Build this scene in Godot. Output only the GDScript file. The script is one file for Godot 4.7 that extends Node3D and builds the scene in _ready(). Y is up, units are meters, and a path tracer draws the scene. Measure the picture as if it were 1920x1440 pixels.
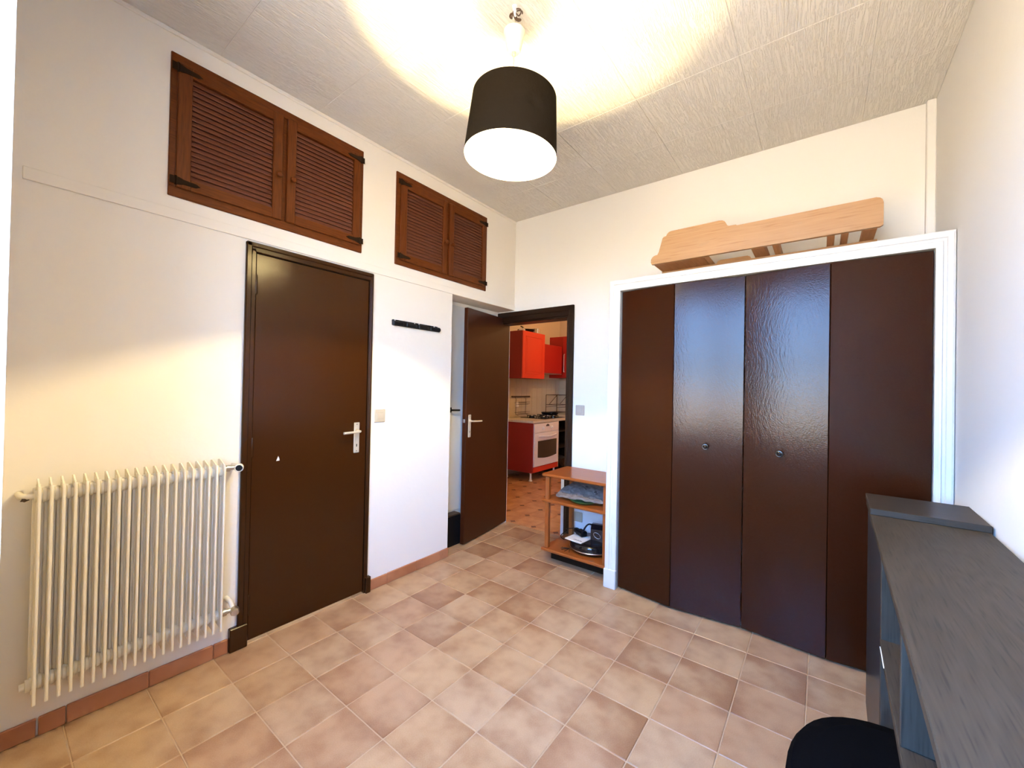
extends Node3D
# Room axes: left wall x = 0, far wall z = 0 (camera looks towards -x -z), y up, metres.

class Geo:
	var v := PackedVector3Array()
	var n := PackedVector3Array()
	var t := PackedVector2Array()
	func tri3(a: Vector3, b: Vector3, c: Vector3, na: Vector3, nb: Vector3, nc: Vector3, ta := Vector2(), tb := Vector2(), tc := Vector2()):
		var g := (b - a).cross(c - a)
		if g.length_squared() < 1e-16: return
		if g.dot(na + nb + nc) > 0.0:
			v.append_array([a, c, b]); n.append_array([na, nc, nb]); t.append_array([ta, tc, tb])
		else:
			v.append_array([a, b, c]); n.append_array([na, nb, nc]); t.append_array([ta, tb, tc])
	func tri(a: Vector3, b: Vector3, c: Vector3, out: Vector3):
		var g := (b - a).cross(c - a)
		if g.length_squared() < 1e-16: return
		g = g.normalized()
		if g.dot(out) < 0.0: g = -g
		tri3(a, b, c, g, g, g)
	func quad(a: Vector3, b: Vector3, c: Vector3, d: Vector3, out: Vector3):
		tri(a, b, c, out); tri(a, c, d, out)
	func box(lo: Vector3, hi: Vector3, bev := 0.0):
		var c := (lo + hi) / 2.0
		var h := (hi - lo) / 2.0
		h = h.abs()
		var b := minf(bev, minf(h.x, minf(h.y, h.z)) * 0.9)
		for ax in 3:
			for s in [-1.0, 1.0]:
				var u := (ax + 1) % 3
				var w := (ax + 2) % 3
				var p := []
				for k in [[-1, -1], [1, -1], [1, 1], [-1, 1]]:
					var q := Vector3()
					q[ax] = s * h[ax]; q[u] = k[0] * (h[u] - b); q[w] = k[1] * (h[w] - b)
					p.append(c + q)
				var o := Vector3(); o[ax] = s
				quad(p[0], p[1], p[2], p[3], o)
		if b <= 0.0: return
		for ax in 3:
			var u := (ax + 1) % 3
			var w := (ax + 2) % 3
			for su in [-1.0, 1.0]:
				for sw in [-1.0, 1.0]:
					var p := []
					for k in [[0, -1], [0, 1], [1, 1], [1, -1]]:
						var q := Vector3()
						q[ax] = k[1] * (h[ax] - b)
						q[u] = su * (h[u] - (b if k[0] else 0.0)); q[w] = sw * (h[w] - (0.0 if k[0] else b))
						p.append(c + q)
					var o := Vector3(); o[u] = su; o[w] = sw
					quad(p[0], p[1], p[2], p[3], o)
		for sx in [-1.0, 1.0]:
			for sy in [-1.0, 1.0]:
				for sz in [-1.0, 1.0]:
					var s := Vector3(sx, sy, sz)
					tri(c + s * (h - Vector3(0, b, b)), c + s * (h - Vector3(b, 0, b)), c + s * (h - Vector3(b, b, 0)), s)
	func obox(xf: Transform3D, lo: Vector3, hi: Vector3, bev := 0.0):
		var g := Geo.new()
		g.box(lo, hi, bev)
		add(g, xf)
	func add(g: Geo, xf := Transform3D()):
		var flip := xf.basis.determinant() < 0.0
		for i in g.v.size():
			var k := i
			if flip and i % 3 > 0: k = i + 1 if i % 3 == 1 else i - 1
			v.append(xf * g.v[k]); n.append((xf.basis * g.n[k]).normalized()); t.append(g.t[k])
	# profile: (radius, height) pairs from bottom to top, turned about y
	func lathe(pr: Array, seg := 24, xf := Transform3D()):
		var m := pr.size() - 1
		var sn := []
		for k in m:
			var d: Vector2 = pr[k + 1] - pr[k]
			sn.append(Vector2(d.y, -d.x).normalized())
		for k in m:
			var n0: Vector2 = sn[k]
			var n1: Vector2 = sn[k]
			if k > 0 and sn[k].dot(sn[k - 1]) > 0.7: n0 = (sn[k] + sn[k - 1]).normalized()
			if k < m - 1 and sn[k].dot(sn[k + 1]) > 0.7: n1 = (sn[k] + sn[k + 1]).normalized()
			for j in seg:
				var a := TAU * j / seg
				var b := TAU * (j + 1) / seg
				var f := func(p: Vector2, an: float): return xf * Vector3(p.x * cos(an), p.y, p.x * sin(an))
				var e := func(q: Vector2, an: float): return (xf.basis * Vector3(q.x * cos(an), q.y, q.x * sin(an))).normalized()
				tri3(f.call(pr[k], a), f.call(pr[k + 1], a), f.call(pr[k + 1], b), e.call(n0, a), e.call(n1, a), e.call(n1, b))
				tri3(f.call(pr[k], a), f.call(pr[k + 1], b), f.call(pr[k], b), e.call(n0, a), e.call(n1, b), e.call(n0, b))
	func tube(pts: Array, r: float, seg := 8):
		var m := pts.size()
		var rings := []
		var nrm := []
		var up := Vector3(0.31, 0.85, 0.42)
		for k in m:
			var d: Vector3 = (pts[mini(k + 1, m - 1)] - pts[maxi(k - 1, 0)]).normalized()
			if absf(d.dot(up)) > 0.95: up = Vector3(1, 0.1, 0)
			var s := d.cross(up).normalized()
			up = s.cross(d).normalized()
			var ring := []
			var rn := []
			for j in seg:
				var q := s * cos(TAU * j / seg) + up * sin(TAU * j / seg)
				ring.append(pts[k] + q * r); rn.append(q)
			rings.append(ring); nrm.append(rn)
		for k in m - 1:
			for j in seg:
				var i := (j + 1) % seg
				tri3(rings[k][j], rings[k + 1][j], rings[k + 1][i], nrm[k][j], nrm[k + 1][j], nrm[k + 1][i])
				tri3(rings[k][j], rings[k + 1][i], rings[k][i], nrm[k][j], nrm[k + 1][i], nrm[k][i])
		for e in [0, m - 1]:
			var o: Vector3 = pts[0] - pts[1] if e == 0 else pts[m - 1] - pts[m - 2]
			for j in seg: tri(pts[e], rings[e][j], rings[e][(j + 1) % seg], o)
	# polygon in local xy, extruded z0..z1
	func prism(poly: Array, z0: float, z1: float, xf := Transform3D()):
		var pp := PackedVector2Array(poly)
		var ix := Geometry2D.triangulate_polygon(pp)
		var g := Geo.new()
		for k in range(0, ix.size(), 3):
			for z in [z0, z1]:
				var f := func(i: int): return Vector3(pp[ix[i]].x, pp[ix[i]].y, z)
				g.tri(f.call(k), f.call(k + 1), f.call(k + 2), Vector3(0, 0, z - (z0 + z1) / 2.0))
		var area := 0.0
		for k in pp.size(): area += pp[k].cross(pp[(k + 1) % pp.size()])
		for k in pp.size():
			var a := pp[k]
			var b := pp[(k + 1) % pp.size()]
			var o := Vector2(b.y - a.y, a.x - b.x) * signf(area)
			g.quad(Vector3(a.x, a.y, z0), Vector3(b.x, b.y, z0), Vector3(b.x, b.y, z1), Vector3(a.x, a.y, z1), Vector3(o.x, o.y, 0))
		add(g, xf)
	func mesh() -> ArrayMesh:
		var a := []
		a.resize(Mesh.ARRAY_MAX)
		a[Mesh.ARRAY_VERTEX] = v; a[Mesh.ARRAY_NORMAL] = n; a[Mesh.ARRAY_TEX_UV] = t
		var m := ArrayMesh.new()
		m.add_surface_from_arrays(Mesh.PRIMITIVE_TRIANGLES, a)
		return m

var M := {}
var taken := {}
var rng := RandomNumberGenerator.new()

func numbered(called: String, parent: Node) -> String:
	var key := str(parent.get_instance_id()) + called
	var k: int = taken.get(key, 0)
	taken[key] = k + 1
	return called if k == 0 else "%s_%03d" % [called, k]

func thing(called: String, label: String, category: String, at := Vector3.ZERO, turn := 0.0, group := "") -> Node3D:
	var o := Node3D.new()
	o.name = numbered(called, self)
	add_child(o, true)
	o.position = at; o.rotation.y = turn
	tag(o, label, category, group)
	return o

func tag(o: Node, label: String, category: String, group := ""):
	o.set_meta("label", label); o.set_meta("category", category)
	if group: o.set_meta("group", group)

func obj(called: String, g: Geo, m: Material, parent: Node = self) -> MeshInstance3D:
	return inst(called, g.mesh(), m, parent)

func inst(called: String, me: Mesh, m: Material, parent: Node = self) -> MeshInstance3D:
	var o := MeshInstance3D.new()
	o.mesh = me; o.material_override = m
	o.name = numbered(called, parent)
	parent.add_child(o, true)
	return o

func struct(called: String, g: Geo, m: Material, label := "") -> MeshInstance3D:
	var o := obj(called, g, m)
	o.set_meta("kind", "structure")
	if label: o.set_meta("label", label)
	return o

func B(lo: Vector3, hi: Vector3, bev := 0.0) -> Geo:
	var g := Geo.new(); g.box(lo, hi, bev); return g
func boxes(list: Array, bev := 0.0) -> Geo:
	var g := Geo.new()
	for b in list: g.box(Vector3(b[0], b[2], b[4]), Vector3(b[1], b[3], b[5]), bev)
	return g
func T(pts: Array, r: float, seg := 8) -> Geo:
	var g := Geo.new(); g.tube(pts, r, seg); return g
func L(pr: Array, seg := 24, xf := Transform3D()) -> Geo:
	var g := Geo.new(); g.lathe(pr, seg, xf); return g
func P(poly: Array, z0: float, z1: float, xf := Transform3D()) -> Geo:
	var g := Geo.new(); g.prism(poly, z0, z1, xf); return g
func along(axis: Vector3, at: Vector3) -> Transform3D:   # local y turned onto axis
	var y := axis.normalized()
	var x := y.cross(Vector3(0.3, 0.2, 0.9)).normalized()
	return Transform3D(Basis(x, y, x.cross(y)), at)

# ---------------------------------------------------------------- materials
func lin(r: float, g: float, b: float) -> Color:
	return Color(r, g, b).linear_to_srgb()

func mat(r: float, g: float, b: float, rough := 0.6, metal := 0.0) -> StandardMaterial3D:
	var m := StandardMaterial3D.new()
	m.albedo_color = lin(r, g, b); m.roughness = rough; m.metallic = metal
	return m

func tri_uv(m: StandardMaterial3D, scale: Vector3, world := true):
	m.uv1_triplanar = true; m.uv1_world_triplanar = world; m.uv1_scale = scale
	m.uv1_triplanar_sharpness = 8.0

func bumped(m: StandardMaterial3D, im: Texture2D, scale: float, uv := Vector3.ONE, world := true) -> StandardMaterial3D:
	m.heightmap_enabled = true; m.heightmap_texture = im; m.heightmap_scale = scale
	if uv != Vector3.ZERO: tri_uv(m, uv, world)
	return m

func noise_tex(size: int, freq: float, octaves: int, seed_: int, type := FastNoiseLite.TYPE_SIMPLEX_SMOOTH) -> NoiseTexture2D:
	var n := FastNoiseLite.new()
	n.noise_type = type; n.frequency = freq; n.fractal_octaves = octaves; n.seed = seed_
	var t := NoiseTexture2D.new()
	t.width = size; t.height = size; t.seamless = true; t.noise = n
	return t

# wood grain running along u (horizontal) or v (vertical)
func wood_tex(a: Color, b: Color, c: Color, seed_: int, vertical: bool, rings := 9.0, size := 512) -> ImageTexture:
	var n := FastNoiseLite.new()
	n.seed = seed_; n.frequency = 1.0; n.fractal_octaves = 3
	var f := FastNoiseLite.new()
	f.seed = seed_ + 7; f.frequency = 1.0; f.fractal_octaves = 2
	var im := Image.create(size, size, false, Image.FORMAT_RGB8)
	for y in size:
		for x in size:
			var u := float(x) / size
			var w := float(y) / size
			if vertical:
				var s := u; u = w; w = s
			# periodic along both ways
			var cu := Vector2(cos(u * TAU), sin(u * TAU)) * 0.07
			var big := n.get_noise_3d(cu.x * 1.3, cu.y * 1.3, (w if w < 0.5 else 1.0 - w) * 5.0)
			var r := absf(fposmod(big * rings * 0.5, 1.0) - 0.5) * 2.0
			var fine := f.get_noise_3d(cu.x * 12.0, cu.y * 12.0, w * 110.0)
			var k := clampf(r * 0.65 + fine * 0.55 + 0.15, 0.0, 1.0)
			var col := a.lerp(b, k)
			col = col.lerp(c, clampf((fine - 0.35) * 2.0, 0.0, 0.7))
			im.set_pixel(x, y, col)
	return ImageTexture.create_from_image(im)

func wood(a: Color, b: Color, c: Color, seed_: int, vertical: bool, rough: float, scale := 1.5, rings := 9.0) -> StandardMaterial3D:
	var m := StandardMaterial3D.new()
	m.albedo_texture = wood_tex(a, b, c, seed_, vertical, rings)
	m.roughness = rough
	tri_uv(m, Vector3.ONE * scale)
	return m

func groove_tex() -> ImageTexture:      # bark-like relief of the ceiling panels, grooves along v
	var n := FastNoiseLite.new()
	n.seed = 5; n.frequency = 1.0; n.fractal_octaves = 3
	var size := 768
	var im := Image.create(size, size, false, Image.FORMAT_RGB8)
	for y in size:
		var cy := Vector2(cos(y * TAU / size), sin(y * TAU / size)) * 1.1
		for x in size:
			var a := x * TAU / size
			var h := n.get_noise_3d(cos(a) * 11.0 + 30.0 + cy.y * 0.35, sin(a) * 11.0 + cy.x * 0.5, cy.y * 0.5)
			var g := 1.0 - absf(h) * 2.6
			var k := clampf(1.0 - smoothstep(0.55, 1.0, g), 0.0, 1.0)
			im.set_pixel(x, y, Color(k, k, k))
	return ImageTexture.create_from_image(im)

func flamed_tex(seed_: int) -> ImageTexture:      # fired clay tile: pale body, browned towards some of its edges
	var n := FastNoiseLite.new()
	n.seed = seed_; n.frequency = 1.0; n.fractal_octaves = 3
	var r := RandomNumberGenerator.new()
	r.seed = seed_
	var w := [r.randf_range(0.1, 1.0), r.randf_range(0.0, 0.7), r.randf_range(0.2, 1.0), r.randf_range(0.0, 0.6)]
	var size := 192
	var im := Image.create(size, size, false, Image.FORMAT_RGB8)
	var pale := Color(0.445, 0.30, 0.18)
	var brown := Color(0.27, 0.145, 0.078)
	for y in size:
		for x in size:
			var u := float(x) / size
			var s := float(y) / size
			var e: float = w[0] * pow(1.0 - u, 2.2) + w[1] * pow(u, 2.2) + w[2] * pow(1.0 - s, 2.2) + w[3] * pow(s, 2.2)
			var cl := n.get_noise_2d(u * 1.5, s * 1.5) * 0.5
			var k := smoothstep(0.2, 1.25, e * 0.7 + cl + 0.22)
			var c := pale.lerp(brown, k)
			var f := n.get_noise_2d(u * 40.0, s * 40.0) * 0.03
			im.set_pixel(x, y, Color(c.r + f, c.g + f, c.b + f).linear_to_srgb())
	return ImageTexture.create_from_image(im)

func streak_tex() -> ImageTexture:     # brush marks of gloss paint, vertical
	var n := FastNoiseLite.new()
	n.seed = 31; n.frequency = 1.0; n.fractal_octaves = 4
	var size := 512
	var im := Image.create(size, size, false, Image.FORMAT_RGB8)
	for y in size:
		for x in size:
			var cx := Vector2(cos(x * TAU / size), sin(x * TAU / size))
			var cy := Vector2(cos(y * TAU / size), sin(y * TAU / size))
			var h := n.get_noise_3d(cx.x * 6.0 + cy.x * 1.5, cx.y * 6.0 + cy.y * 1.5, cy.x * 1.5) * 0.6 + n.get_noise_3d(cx.x * 9.0, cx.y * 9.0 + cy.x * 9.0, cy.y * 9.0) * 0.5
			var k := clampf(0.5 + h * 0.5, 0.0, 1.0)
			im.set_pixel(x, y, Color(k, k, k))
	return ImageTexture.create_from_image(im)

func make_materials():
	var fine := noise_tex(512, 0.02, 4, 3)
	var coarse := noise_tex(512, 0.008, 3, 8)
	var streak := streak_tex()
	M.plaster = bumped(mat(0.83, 0.775, 0.685, 0.85), fine, 0.06, Vector3.ONE * 1.6)
	M.white_wall = bumped(mat(0.79, 0.775, 0.75, 0.85), fine, 0.05, Vector3.ONE * 1.6)
	M.ceiling = bumped(mat(0.75, 0.715, 0.655, 0.9), groove_tex(), 0.19, Vector3(1.6, 1.6, 1.6))
	M.ceiling_back = mat(0.82, 0.80, 0.75, 0.9)
	M.ceiling.metallic_specular = 0.2; M.plaster.metallic_specular = 0.25; M.white_wall.metallic_specular = 0.25
	M.white_paint = mat(0.66, 0.65, 0.62, 0.42)
	M.white_gloss = mat(0.82, 0.81, 0.78, 0.3)
	M.brown = bumped(mat(0.034, 0.0105, 0.0024, 0.2), streak, 0.018, Vector3.ONE * 1.4)
	M.brown_frame = bumped(mat(0.030, 0.010, 0.0026, 0.2), streak, 0.018, Vector3.ONE * 1.4)
	M.dark_frame = bumped(mat(0.014, 0.005, 0.002, 0.3), streak, 0.018, Vector3.ONE * 1.4)
	M.red_brown = bumped(mat(0.040, 0.0095, 0.0026, 0.3), streak, 0.018, Vector3.ONE * 1.4)
	M.closet = bumped(mat(0.026, 0.0066, 0.0022, 0.17), streak, 0.05, Vector3.ONE * 2.3)
	M.black = mat(0.006, 0.006, 0.007, 0.35)
	M.black_soft = bumped(mat(0.002, 0.002, 0.0025, 0.95), fine, 0.05, Vector3.ONE * 4)
	M.black_gloss = mat(0.008, 0.007, 0.008, 0.12)
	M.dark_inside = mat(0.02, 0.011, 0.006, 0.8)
	M.grout = mat(0.46, 0.32, 0.20, 0.9)
	M.terracotta = StandardMaterial3D.new()
	M.terracotta.albedo_texture = ramp_noise(lin(0.33, 0.12, 0.05), lin(0.44, 0.19, 0.09), 0.006, 12)
	M.terracotta.roughness = 0.5
	tri_uv(M.terracotta, Vector3.ONE * 0.9)
	for k in ["brown", "brown_frame", "dark_frame", "red_brown"]: M[k].metallic_specular = 0.36
	M.closet.metallic_specular = 0.32; M.dark_inside.metallic_specular = 0.15
	M.black_soft.metallic_specular = 0.1; M.black.metallic_specular = 0.25
	M.tiles = []
	for k in 6:
		var tx := flamed_tex(40 + k)
		for tone in [Color(1, 1, 1), Color(0.97, 0.935, 0.915), Color(1.0, 0.985, 0.955)]:
			var m := StandardMaterial3D.new()
			m.albedo_texture = tx; m.albedo_color = tone; m.roughness = 0.3; m.metallic_specular = 0.4
			M.tiles.append(m)
	M.kitchen_tile = []
	for k in 3:
		var m := StandardMaterial3D.new()
		m.albedo_texture = ramp_noise(lin(0.40, 0.17, 0.065), lin(0.55, 0.27, 0.12), 0.01, 50 + k)
		m.roughness = 0.3
		tri_uv(m, Vector3.ONE * 1.1)
		M.kitchen_tile.append(m)
	M.kitchen_dot = mat(0.13, 0.045, 0.025, 0.35)
	M.kitchen_grout = mat(0.42, 0.24, 0.13, 0.8)
	var da := Color8(98, 50, 18)
	var db := Color8(84, 40, 13)
	var dc := Color8(66, 29, 9)
	M.cup_v = wood(da, db, dc, 3, true, 0.42, 1.6)
	M.cup_h = wood(da, db, dc, 4, false, 0.42, 1.6)
	M.slat = wood(Color8(106, 64, 47), Color8(99, 58, 42), Color8(88, 50, 36), 5, false, 0.55, 0.9)
	M.oak_h = wood(Color8(150, 80, 32), Color8(136, 69, 25), Color8(114, 54, 17), 6, false, 0.3, 1.3)
	M.oak_v = wood(Color8(152, 82, 34), Color8(134, 69, 26), Color8(114, 55, 18), 7, true, 0.35, 1.3)
	M.pine_h = wood(Color8(168, 128, 86), Color8(160, 118, 76), Color8(138, 94, 56), 8, false, 0.45, 1.0, 7.0)
	M.pine_v = wood(Color8(178, 124, 78), Color8(164, 108, 62), Color8(146, 92, 50), 9, true, 0.5, 1.0, 7.0)
	M.pine_knot = mat(0.36, 0.20, 0.09, 0.5)
	M.grey_v = wood(Color8(68, 60, 51), Color8(57, 50, 42), Color8(40, 36, 31), 10, true, 0.5, 1.5, 8.0)
	M.grey_h = wood(Color8(58, 50, 43), Color8(52, 45, 39), Color8(44, 39, 34), 11, false, 0.45, 1.5, 8.0)
	M.grey_front = bumped(mat(0.030, 0.033, 0.040, 0.3), streak, 0.05, Vector3.ONE * 1.4)
	for k in ["grey_v", "grey_h", "grey_front", "cup_v", "cup_h", "slat"]: M[k].metallic_specular = 0.25
	M.chip = mat(0.75, 0.74, 0.70, 0.7)
	M.radiator = mat(0.80, 0.745, 0.63, 0.42)
	M.steel = mat(0.62, 0.60, 0.57, 0.3, 1.0)
	M.satin = mat(0.62, 0.53, 0.40, 0.4, 0.35)
	M.bronze = mat(0.06, 0.032, 0.018, 0.5, 0.2)
	M.switch = mat(0.50, 0.42, 0.30, 0.45)
	M.switch_grey = mat(0.42, 0.38, 0.34, 0.45)
	M.shade = bumped(mat(0.013, 0.009, 0.0055, 0.85), fine, 0.08, Vector3.ONE * 5)
	M.shade.metallic_specular = 0.1
	M.lining = mat(0.86, 0.83, 0.76, 0.7)
	M.frosted = mat(0.80, 0.76, 0.62, 0.5)
	M.frosted.backlight_enabled = true; M.frosted.backlight = Color(0.5, 0.48, 0.36)
	M.bulb = mat(1, 0.95, 0.85, 0.5)
	M.bulb.emission_enabled = true; M.bulb.emission = Color(1.0, 0.86, 0.62); M.bulb.emission_energy_multiplier = 4.0
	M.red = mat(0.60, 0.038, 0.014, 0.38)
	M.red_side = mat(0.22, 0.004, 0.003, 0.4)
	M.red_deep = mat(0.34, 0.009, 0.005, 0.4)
	M.cream_tile = mat(0.50, 0.42, 0.29, 0.3)
	M.kitchen_wall = bumped(mat(0.66, 0.54, 0.43, 0.85), fine, 0.05, Vector3.ONE * 1.5)
	M.counter = StandardMaterial3D.new()
	M.counter.albedo_texture = ramp_noise(lin(0.50, 0.42, 0.30), lin(0.62, 0.53, 0.40), 0.05, 61)
	M.counter.roughness = 0.4
	tri_uv(M.counter, Vector3.ONE * 1.5)
	M.oven = mat(0.74, 0.66, 0.54, 0.3)
	M.glass_dark = mat(0.035, 0.022, 0.014, 0.08)
	M.glass = StandardMaterial3D.new()
	M.glass.transparency = BaseMaterial3D.TRANSPARENCY_ALPHA
	M.glass.albedo_color = Color(1, 1, 1, 0.06); M.glass.roughness = 0.02
	M.paper = mat(0.80, 0.77, 0.72, 0.75)
	M.print_paper = StandardMaterial3D.new()
	M.print_paper.albedo_texture = ramp_noise(lin(0.15, 0.12, 0.105), lin(0.23, 0.19, 0.165), 0.012, 77)
	M.print_paper.roughness = 0.8
	tri_uv(M.print_paper, Vector3.ONE * 2.5)
	M.green = mat(0.06, 0.20, 0.06, 0.4)
	M.ink = mat(0.05, 0.035, 0.03, 0.7)
	M.foil = mat(0.75, 0.70, 0.62, 0.3, 0.9)

func ramp_noise(a: Color, b: Color, freq: float, seed_: int) -> NoiseTexture2D:
	var t := noise_tex(512, freq, 4, seed_)
	var g := Gradient.new()
	g.offsets = PackedFloat32Array([0.2, 0.8]); g.colors = PackedColorArray([a, b])
	t.color_ramp = g
	return t

# ---------------------------------------------------------------- the scene
func _ready():
	rng.seed = 11
	# camera
	var cam := Camera3D.new()
	cam.name = "camera"
	cam.fov = 86.888; cam.near = 0.02; cam.far = 60.0
	cam.position = Vector3(2.3548, 1.3548, 3.1006)
	cam.rotation = Vector3(0.008307, 0.651849, 0.019518)
	add_child(cam)
	cam.current = true
	# daylight outside the window behind the camera
	var sky := ProceduralSkyMaterial.new()
	sky.sky_top_color = Color(0.42, 0.66, 1.0); sky.sky_horizon_color = Color(0.65, 0.83, 1.0)
	sky.ground_bottom_color = Color(0.55, 0.51, 0.45); sky.ground_horizon_color = Color(0.66, 0.65, 0.62)
	sky.sun_angle_max = 0.0
	sky.sky_energy_multiplier = SKY; sky.ground_energy_multiplier = SKY * 1.35
	var env := Environment.new()
	env.background_mode = Environment.BG_SKY
	env.sky = Sky.new(); env.sky.sky_material = sky
	env.tonemap_mode = Environment.TONE_MAPPER_LINEAR
	env.tonemap_exposure = EXPOSURE
	env.sdfgi_enabled = true; env.ssao_enabled = true; env.ssil_enabled = true
	var we := WorldEnvironment.new()
	we.name = "world"; we.environment = env
	add_child(we)
	make_materials()
	build_floor()
	build_ceiling()
	build_walls()
	build_window()
	build_left_door()
	build_open_door()
	build_recess_door()
	build_cupboards()
	build_closet()
	build_kitchen()
	build_radiator()
	build_lamp()
	build_sideboard()
	build_pine_frame()
	build_shelf()
	build_small_things()

const EXPOSURE := 1.08
const SKY := 5.5
const LAMP := 2.0
const LAMP_DOWN := 1.3
const KITCHEN := 1.25
const H := 2.954
const RAIL := 2.091
const BACK := 3.075

func build_floor():
	var f := struct("floor", B(Vector3(-0.30, -0.12, -0.155), Vector3(2.96, -0.0025, 3.45)), M.grout)
	var px := 0.2565
	var pz := 0.2465
	for i in range(-1, 12):
		for j in range(-4, 12):
			var x0 := 0.008 + px * i
			var z0 := 0.662 + pz * j
			var lo := Vector3(x0 + 0.0018, -0.011, maxf(z0 + 0.0018, -0.153))
			var hi := Vector3(minf(x0 + px - 0.0018, 2.955), rng.randf_range(-0.0004, 0.0004), z0 + pz - 0.0018)
			if hi.z < -0.12 or lo.x > 2.85 or lo.z > 3.38: continue
			var g := B(lo, hi, 0.0022)
			var turn := rng.randi() % 4
			var c := (lo + hi) / 2.0
			for k in g.v.size():
				var u := Vector2((g.v[k].x - c.x) / px, (g.v[k].z - c.z) / pz).rotated(turn * PI / 2.0)
				g.t[k] = u * 0.98 + Vector2(0.5, 0.5)
			obj("tile", g, M.tiles[rng.randi() % M.tiles.size()], f)
	# kitchen floor: clipped square tiles with small dark diamonds
	var kf := struct("floor", B(Vector3(-1.6, -0.12, -3.5), Vector3(1.3, -0.0025, -0.155)), M.kitchen_grout)
	var p := 0.2525
	var q := 0.2535
	var c := 0.036
	for i in range(-6, 5):
		for j in range(0, 13):
			var x0 := -0.115 + p * i
			var z0 := -0.195 - q * j
			var zn := minf(z0 + q, -0.157)       # the first row is cut at the threshold
			if j == 0:
				obj("tile", B(Vector3(x0 + 0.002, -0.01, z0 + 0.002), Vector3(x0 + p - 0.002, 0, zn), 0.002), M.kitchen_tile[rng.randi() % 3], kf)
			var g := Geo.new()
			var a := x0 + 0.0018
			var b := x0 + p - 0.0018
			var d := -z0 + 0.0018
			var e := -z0 + q - 0.0018
			g.prism([Vector2(a + c, d), Vector2(b - c, d), Vector2(b, d + c), Vector2(b, e - c), Vector2(b - c, e), Vector2(a + c, e), Vector2(a, e - c), Vector2(a, d + c)], -0.01, 0.0, Transform3D(Basis(Vector3.RIGHT, Vector3(0, 0, -1), Vector3.UP), Vector3.ZERO))
			obj("tile", g, M.kitchen_tile[rng.randi() % 3], kf)
			var s := c - 0.004
			var dg := Geo.new()
			dg.prism([Vector2(x0 - s, -z0), Vector2(x0, -z0 - (s if j else 0.03)), Vector2(x0 + s, -z0), Vector2(x0, -z0 + s)], -0.009, 0.0006, Transform3D(Basis(Vector3.RIGHT, Vector3(0, 0, -1), Vector3.UP), Vector3.ZERO))
			obj("cabochon", dg, M.kitchen_dot, kf)

func build_ceiling():
	var ceiling := struct("ceiling", B(Vector3(-0.85, H, -0.13), Vector3(2.96, H + 0.12, 3.45)), M.ceiling_back)
	for i in range(0, 6):
		for j in range(-1, 7):
			var x0 := 0.03 + 0.5 * i
			var z0 := -0.03 + 0.49 * j
			var lo := Vector3(maxf(x0 + 0.0002, 0.0), H - 0.008, maxf(z0 + 0.0002, 0.0))
			var hi := Vector3(minf(x0 + 0.4998, 2.83), H, minf(z0 + 0.4898, BACK))
			if i == 0: lo.x = 0.0
			if hi.x - lo.x < 0.02 or hi.z - lo.z < 0.02: continue
			obj("ceiling_panel", B(lo, hi, 0.0022), M.ceiling, ceiling)

func build_walls():
	# left wall: lower part beside the door, upper boxed part with two openings for the cupboards, recess by the kitchen door
	struct("wall_left", boxes([
		[-0.145, 0, 0, RAIL, 0.823, 1.556], [-0.145, 0, 0, RAIL, 2.282, 3.45], [-0.145, 0, 2.072, RAIL, 1.556, 2.282],
		[-0.145, 0, RAIL, 2.204, -0.0, 3.45], [-0.145, 0, 2.83, H, 0.0, 3.45],
		[-0.145, 0, 2.204, 2.83, 0.0, 0.44], [-0.145, 0, 2.204, 2.83, 1.372, 1.648], [-0.145, 0, 2.204, 2.83, 2.596, 3.45],
		[-0.30, -0.195, 0, RAIL, -0.13, 0.96], [-0.30, -0.145, 0.0, RAIL, 0.85, 0.96], [-0.195, -0.145, RAIL, 2.15, -0.13, 0.96],
		[-0.75, -0.62, -0.1, H + 0.1, -0.13, 3.45], [-0.62, -0.145, 2.10, 2.15, 0.0, 3.45], [-0.62, -0.145, -0.1, H, 3.3, 3.45],
		[-0.62, -0.2, -0.1, H, -0.13, -0.02]]), M.plaster)
	struct("trim", B(Vector3(0, RAIL, 0.0), Vector3(0.008, 2.138, 3.021), 0.0015), M.plaster, "thin flat rail along the left wall")
	struct("trim", B(Vector3(0, 2.926, 0.0), Vector3(0.010, H - 0.008, BACK), 0.003), M.plaster, "slim strip under the ceiling on the left wall")
	# far wall with the kitchen doorway
	struct("wall_far", boxes([[-1.7, -0.15, 0, H, -0.13, 0], [0.60, 2.96, 0, H, -0.13, 0], [-0.15, 0.60, 1.99, H, -0.13, 0]]), M.white_wall)
	struct("trim", B(Vector3(2.792, 2.09, 0.0), Vector3(2.83, H - 0.008, 0.035), 0.004), M.white_wall, "white pipe casing in the corner above the closet")
	struct("wall_right", B(Vector3(2.83, 0, -0.13), Vector3(2.96, H, 3.45)), M.white_wall)
	struct("wall_back", boxes([[-0.15, 1.25, 0, H, BACK, 3.45], [2.56, 2.96, 0, H, BACK, 3.45], [1.25, 2.56, 2.62, H, BACK, 3.45]]), M.plaster)
	# terracotta skirting tiles of the left wall
	var bb := Node3D.new()
	bb.name = "baseboard_left"; add_child(bb); bb.set_meta("kind", "structure")
	for cut in [[0.823, 0.9], [0.9012, 1.145], [1.1464, 1.3915], [1.393, 1.53], [2.326, 2.387], [2.3885, 2.6255], [2.627, 2.8715], [2.874, 2.944], [2.950, BACK]]:
		obj("baseboard_tile", B(Vector3(0, 0, cut[0]), Vector3(0.012 + rng.randf_range(0, 0.0012), 0.069 + rng.randf_range(-0.002, 0.002), cut[1]), 0.003), M.terracotta, bb)

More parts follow.
